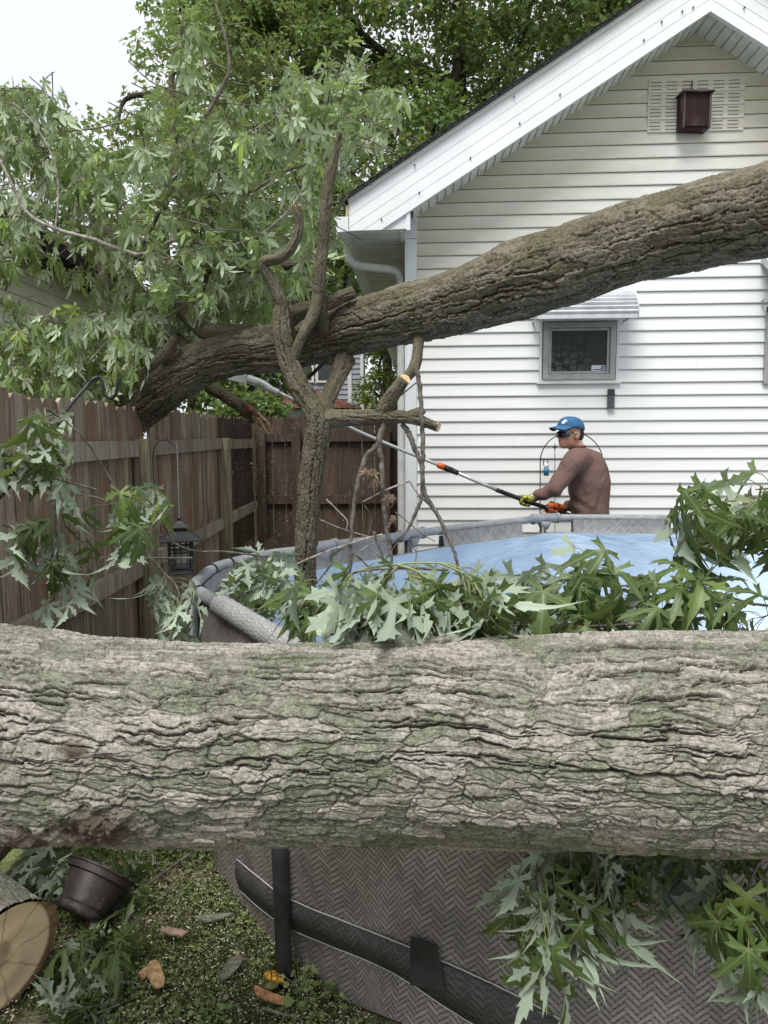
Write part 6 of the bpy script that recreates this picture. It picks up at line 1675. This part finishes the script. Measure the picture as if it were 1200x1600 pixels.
def person():
    PY = 5.62
    pe = thing('person', 'person in a mauve long sleeved shirt, blue cap and dark sunglasses holding the pole saw', 'person', (P(917, 800, PY)[0], PY, 0))
    J = lambda x, y, dy=0.0: P(x, y, PY+dy)
    skin = plain('skin', (.47, .25, .165), .5, .35, var=.08, sc=12)
    shirt_m = Mat('mauve_knit', .95, .1); oc = shirt_m.coord(); nz = shirt_m.noise(oc, 9, 4)
    shirt_m.color(shirt_m.mix(nz, (.125, .076, .065), (.175, .112, .095))); shirt_m.bump(shirt_m.noise(shirt_m.scale(oc, (1, 1, .45)), 9, 4, .6, 1.0), .6, .06)
    hip = J(925, 880); waist = J(922, 820); chest = J(921, 752, .02); sh = J(917, 716, .02); nb = J(904, 700, .0); head = J(890, 679, -.01)
    # facing direction (left, a little away): f ; left-of-body l (towards camera)
    f = nrm(np.array([-.80, .60, 0])); l = nrm(np.array([-.60, -.80, 0])); up = np.array([0, 0, 1.0])
    LS = J(899, 716, -.17); RS = J(932, 734, .16)
    LE = J(868, 762, -.22); LW = J(836, 777, -.16); LH = J(822, 783, -.13)
    RE = J(925, 775, .16); RW = J(880, 795, .06); RH = J(862, 797, .0)
    # --- body (one surface): legs, torso, neck, head, arms
    mb = MB()
    for sgn in (1, -1):
        h = hip+l*.09*sgn; kn = h+f*.06+l*.02*sgn; kn[2] = .50; an = kn-f*.08+l*.02*sgn; an[2] = .09; toe = an+f*.17; toe[2] = .05
        limb_pts(mb, [h-[0, 0, .05], (h+kn)/2, kn, (kn+an)/2-f*.015, an], [.085, .075, .055, .052, .038]); limb_pts(mb, [an-f*.03-[0, 0, .03], toe], [.04, .032])
    secs = []
    for (c, w, d) in ((hip-[0, 0, .08], .155, .11), (hip, .165, .12), (waist, .155, .11), (chest, .175, .12), (sh, .14, .08), (sh+[0, 0, .04]+f*.01, .075, .055), (nb+[0, 0, .02]+f*.015, .058, .058)):
        secs.append((c, l*w, f*d))
    mb.add(*ell_loft(secs))
    limb_pts(mb, [nb-[0, 0, .03], (nb+head)/2, head+[0, 0, -.03]-f*.0], [.056, .054, .055])
    for (a, b, c) in ((LS, LE, LW), (RS, RE, RW)): limb_pts(mb, [a, (a+b)/2, b, (b+c)/2, c], [.05, .045, .038, .035, .026])
    # head: skull, face, jaw, nose, ear; looks left, turned a bit to the camera
    hf = nrm(np.array([-.90, -.42, .03])); hl = nrm(np.cross(up, hf)); hu = np.cross(hf, hl)
    Mh = np.stack([hf, hl, hu], 1)
    H_ = lambda x, y, z: head+Mh@np.array([x, y, z])
    ball(mb, H_(-.012, 0, .025), 1, (.098, .078, .098), Mh)
    ball(mb, H_(.030, 0, -.035), 1, (.062, .060, .072), Mh)
    ball(mb, H_(.050, 0, -.080), 1, (.036, .036, .028), Mh)
    ball(mb, H_(.010, 0, -.060), 1, (.060, .058, .045), Mh)
    ball(mb, H_(.088, 0, -.012), 1, (.018, .013, .026), Mh); ball(mb, H_(.100, 0, -.024), 1, (.012, .014, .011), Mh)
    ball(mb, H_(.084, 0, -.050), 1, (.013, .024, .007), Mh); ball(mb, H_(.082, 0, -.062), 1, (.012, .021, .007), Mh)
    ball(mb, H_(.078, 0, .014), 1, (.014, .05, .012), Mh)
    for s_ in (1, -1):
        ball(mb, H_(-.012, .078*s_, -.010), 1, (.022, .010, .034), Mh); ball(mb, H_(-.016, .083*s_, .004), 1, (.018, .010, .018), Mh)
        ball(mb, H_(.05, .04*s_, -.03), 1, (.02, .022, .02), Mh)
    # hands: palm, four fingers and thumb closed round the pole
    pole_dir = nrm(J(885, 803, .04)-J(822, 784, -.13))
    def hand(Hc, W, col, thumb_up=1, sc=1.0):
        a = nrm(Hc-W); pd = pole_dir; n_ = nrm(np.cross(pd, a)); side = nrm(np.cross(n_, pd))
        hm = MB()
        if side@a < 0: side = -side
        palm = Hc-side*.035
        ball(hm, palm, 1, (.044, .020, .036), np.stack([pd, n_, side], 1))
        limb_pts(hm, [W, (W+palm)/2, palm], [.031, .032, .03])
        for k in range(4):
            o_ = (k-1.5)*.021; base = Hc+pd*o_+n_*.026-side*.02; L = (.95, 1.05, 1.0, .82)[k]
            pts = [base, base+side*.030*L+n_*.006, Hc+pd*o_+side*.030+n_*.002, Hc+pd*o_+side*.024*L-n_*.024, Hc+pd*o_+side*.002-n_*.026]
            limb_pts(hm, pts, [.0105, .010, .0098, .0092, .008], 10, 3)
        tb = Hc-pd*.045*thumb_up-side*.03; limb_pts(hm, [tb, tb+side*.03-n_*.016-pd*.006*thumb_up, Hc-pd*.03*thumb_up-n_*.028+side*.014], [.0125, .0115, .009], 10, 3)
        return hm
    body = fuse(mb, 'body', skin, pe, .009, 4)
    gl_y = Mat('yellow_black_glove', .7, .3); g_oc = gl_y.coord(); gv = gl_y.voronoi(g_oc, 38, 'DISTANCE_TO_EDGE', 'Distance'); gl_y.color(gl_y.mix(gv.ramp(.05, .12), (.03, .035, .02), (.42, .46, .09)))
    gl_o = Mat('orange_black_glove', .7, .3); g_oc = gl_o.coord(); gv = gl_o.noise(g_oc, 40, 2); gl_o.color(gl_o.mix(gv.ramp(.42, .52), (.03, .02, .018), (.50, .10, .03)))
    lh = fuse(hand(LH, LW, 0, 1), 'glove', gl_y.m, pe, .0045, 2); lh['label'] = 'yellow and black work glove'
    rh = fuse(hand(RH, RW, 0, 1), 'glove', gl_o.m, pe, .0045, 2); rh['label'] = 'orange and black work glove'
    # --- shirt
    mb = MB(); secs = []
    for (c, w, d) in ((hip-[0, 0, .06], .185, .145), (hip+[0, 0, .03], .182, .142), (waist, .178, .138), ((waist+chest)/2, .190, .143), (chest, .212, .150), ((chest+sh)/2+[0, 0, .01], .208, .138), (sh+[0, 0, .0], .180, .115), (sh+[0, 0, .045]+f*.005, .132, .092), (nb+[0, 0, .0]+f*.012, .086, .080)):
        secs.append((c, l*w, f*d))
    mb.add(*ell_loft(secs, 36))
    limb_pts(mb, [sh+l*.09+[0, 0, -.02], LS+[0, 0, -.015], (LS+LE)/2, LE, (LE+LW)/2, LW], [.095, .088, .070, .062, .052, .036])
    limb_pts(mb, [sh-l*.06+[0, 0, -.04], RS+[0, 0, -.015], (RS+RE)/2, RE, (RE+RW)/2, RW], [.085, .078, .066, .06, .05, .038])
    def wr(co):
        p = co.astype(float)
        t = (p-LS)@nrm(LW-LS)
        w = .009*np.sin(t*62+9*(p[:, 2]-1.3)+2*np.sin(p[:, 2]*20))*np.exp(-(((t-.30)/.13)**2))
        w += .009*np.sin((p[:, 0]*18+p[:, 2]*9)+2*np.sin(p[:, 2]*7))*np.clip((1.35-p[:, 2])*2, 0, 1)*(p[:, 0] > 1.45)
        w += .005*np.sin(p[:, 2]*55+p[:, 0]*25)*(t > .42)*(t < .75)
        return w
    fuse(mb, 'shirt', shirt_m.m, pe, .010, 5, wr)
    mb = MB(); ring = [(nb+[0, 0, .018]+f*.018)+l*.072*math.cos(a)+f*.068*math.sin(a)+[0, 0, .006*math.sin(a)] for a in np.linspace(0, 2*math.pi, 25)]
    mb.tube(ring, .009, 8, cap=False); mb.build('collar', shirt_m.m, pe, smooth=True, wc=True)
    # trousers and shoes
    mb = MB(); mb.add(*ell_loft([(hip-[0, 0, .16], l*.165, f*.125), (hip+[0, 0, .01], l*.172, f*.13)]))
    for sgn in (1, -1):
        h = hip+l*.085*sgn; kn = h+f*.06+l*.02*sgn; kn[2] = .50; an = kn-f*.08+l*.02*sgn; an[2] = .10
        limb_pts(mb, [h-[0, 0, .10], (h+kn)/2, kn, (kn+an)/2, an], [.098, .09, .072, .068, .062])
    fuse(mb, 'trousers', plain('work_trousers', (.06, .065, .075), .9, .1, var=.2), pe, .012, 3)
    for sgn in (1, -1):
        h = hip+l*.09*sgn; kn = h+f*.06+l*.02*sgn; an = kn-f*.08+l*.02*sgn; an[2] = .06; mb = MB(); toe = an+f*.17; toe[2] = .04
        limb_pts(mb, [an-f*.05, an+f*.05, toe], [.048, .048, .04]); fuse(mb, 'shoe', plain('work_boot', (.08, .05, .03), .7, .3), pe, .01, 2)
    # hair
    hm = MB(); ball(hm, H_(-.030, 0, .004), 1, (.090, .080, .082), Mh); fuse(hm, 'hair', plain('black_hair', (.016, .014, .013), .7, .3), pe, .008, 2)
    # cap
    def dome(r0, z0, z1_, nseg=32, nr=9):
        V = []; 
        for i in range(nr):
            t = i/(nr-1)*math.pi/2; rr_ = math.cos(t); 
            for j in range(nseg):
                a = 2*math.pi*j/nseg; V.append(H_(-.010+math.cos(a)*.110*rr_**.75 if i < nr-1 else -.010, math.sin(a)*.092*rr_**.75 if i < nr-1 else 0, .008+z0+(z1_-z0)*math.sin(t)-.012*math.cos(a)*-1*(1-t/1.57)))
        F_ = [(i*nseg+j, i*nseg+(j+1) % nseg, (i+1)*nseg+(j+1) % nseg, (i+1)*nseg+j) for i in range(nr-1) for j in range(nseg)]
        return V, F_
    cap_m = plain('blue_cotton', (.045, .125, .25), .85, .15, var=.12, sc=14)
    mb = MB(); mb.add(*dome(0, .038, .128)); cap = mb.build('cap', cap_m, pe, smooth=True, wc=True)
    so = cap.modifiers.new('s', 'SOLIDIFY'); so.thickness = .004
    def brim(zo):
        V = []; nx = 7; ny = 13
        for i in range(nx):
            for j in range(ny):
                a = -1.15+2.3*j/(ny-1); r0 = np.array([.098*math.cos(a)-.008, .09*math.sin(a)]); r1 = np.array([.082+.10*math.cos(a*1.25)**1.0, .070*math.sin(a*1.05)])
                t = i/(nx-1); q = r0*(1-t)+r1*t
                V.append(H_(q[0], q[1], .064-.020*t-4.0*q[1]**2*(.3+.7*t)+zo))
        return V, [(i*ny+j, i*ny+j+1, (i+1)*ny+j+1, (i+1)*ny+j) for i in range(nx-1) for j in range(ny-1)]
    mb = MB(); mb.add(*brim(0)); br = mb.build('brim', cap_m, pe, smooth=True, wc=True); so = br.modifiers.new('s', 'SOLIDIFY'); so.thickness = .004
    mb = MB(); mb.add(*brim(-.006)); br = mb.build('brim_underside', BLACK_METAL, pe, smooth=True, wc=True); 
    mb = MB(); c = H_(.083, .036, .092); mb.tube([H_(.078, .030, .085), H_(.092, .034, .088)], .013, 10); mb.tube([H_(.072, .040, .098), H_(.082, .046, .100)], .011, 10); mb.build('cap_emblem', plain('emblem_white', (.7, .72, .75), .6, .2, var=.02), pe, wc=True)
    mb = MB(); ball(mb, H_(-.010, 0, .127), .008); mb.build('cap_button', cap_m, pe, smooth=True, wc=True)
    # sunglasses: wrap-round lens and two temples
    mb = MB(); V = []; ny = 17
    for i in range(5):
        for j in range(ny):
            a = -1.12+2.24*j/(ny-1); t = i/4; hgt = .040-.010*abs(a)+(-.008 if abs(a) < .12 and i == 0 else 0)
            V.append(H_(.010+.096*math.cos(a*.95), .084*math.sin(a), .016-hgt*1.15*(1-t)+.004*(abs(a))))
    mb.add(V, [(i*ny+j, i*ny+j+1, (i+1)*ny+j+1, (i+1)*ny+j) for i in range(4) for j in range(ny-1)]); g_ = mb.build('sunglasses', plain('dark_blue_lens', (.008, .008, .035), .08, .7, var=.05), pe, smooth=True, wc=True)
    so = g_.modifiers.new('s', 'SOLIDIFY'); so.thickness = .003
    for s_ in (1, -1):
        mb = MB(); mb.hexa([H_(.045, .083*s_, .006), H_(.045, .086*s_, .006), H_(-.03, .088*s_, .010), H_(-.03, .084*s_, .010)], [H_(.045, .083*s_, .022), H_(.045, .086*s_, .022), H_(-.03, .088*s_, .018), H_(-.03, .084*s_, .018)]); tm = mb.build('temple', BLACK_METAL, g_, wc=False)
        mb2 = MB(); mb2.hexa([H_(.030, .0875*s_, .010), H_(.030, .089*s_, .010), H_(.0, .091*s_, .012), H_(.0, .088*s_, .012)], [H_(.030, .0875*s_, .018), H_(.030, .089*s_, .018), H_(.0, .091*s_, .018), H_(.0, .088*s_, .018)]); mb2.build('temple_mark', plain('pale_yellow_mark', (.5, .5, .3), .5, .3), tm)
    # pole saw
    ps = thing('pole_saw', 'long silver and black telescopic pole saw with orange collar held by the person', 'pole saw', J(822, 783, -.13))
    pl = lambda x, y, Y: P(x, y, Y)
    A = pl(893, 806, 5.68); B = pl(775, 765, 5.42); C = pl(706, 735, 5.40); D = pl(686, 727, 5.40); E_ = pl(560, 674, 5.36); F_ = pl(435, 613, 5.32)
    LHc = LH
    mb = MB(); mb.tube(spline([A, pl(850, 792, 5.60), LHc, B], 6), .0165, 14); mb.build('grip', RUBBER, ps, smooth=True, wc=True)
    mb = MB(); mb.tube([B, C], .0135, 14); mb.build('lower_tube', ALU, ps, smooth=True, wc=True)
    mb = MB(); mb.tube([C+nrm(B-C)*.05, C], [.019, .021], 14); mb.tube([C, D+nrm(C-D)*.04], .022, 14); mb.build('clamp_sleeve', RUBBER, ps, smooth=True, wc=True)
    mb = MB(); mb.tube([D+nrm(C-D)*.04, D-nrm(C-D)*.005, D-nrm(C-D)*.012], [.023, .023, .014], 14); mb.build('orange_collar', ORANGE, ps, smooth=True, wc=True)
    mb = MB(); mb.tube(spline([D, E_, F_], 8), .0125, 12); mb.build('upper_tube', ALU, ps, smooth=True, wc=True)
    hw_ = plain('pale_housing', (.60, .62, .62), .45, .4, var=.06)
    G1 = pl(424, 608, 5.31); G2 = pl(400, 597, 5.30); G3 = pl(386, 592, 5.30); G4 = pl(355, 590, 5.29)
    mb = MB(); mb.tube([F_, G1], .02, 12); mb.tube([G1, pl(412, 602, 5.3), G2, G3], [.022, .032, .034, .03], 10); mb.build('motor_head', hw_, ps, smooth=False, wc=True, bevel=.003)
    mb = MB()
    for t in range(5):
        q = pl(403+t*3, 598+t*1.6, 5.262); mb.tube([q+[0, 0, -.014], q+[.0, 0, .014]], .0018, 5)
    mb.build('vent_slot', BLACK_METAL, ps, wc=True)
    mb = MB(); a = pl(386, 585, 5.3); b = pl(352, 585, 5.29); c_ = pl(352, 592, 5.29); d = pl(386, 600, 5.3); mb.prism([a, b, c_, d][::-1], (0, -.03, 0)); mb.build('gear_cover', hw_, ps, wc=True)
    mb = MB(); a = pl(352, 586, 5.28); b = pl(318, 582, 5.26); c_ = pl(316, 584, 5.26); d = pl(352, 590, 5.28); mb.prism([a, b, c_, d][::-1], (0, -.006, 0)); mb.build('saw_bar', ALU, ps, wc=True)
person()
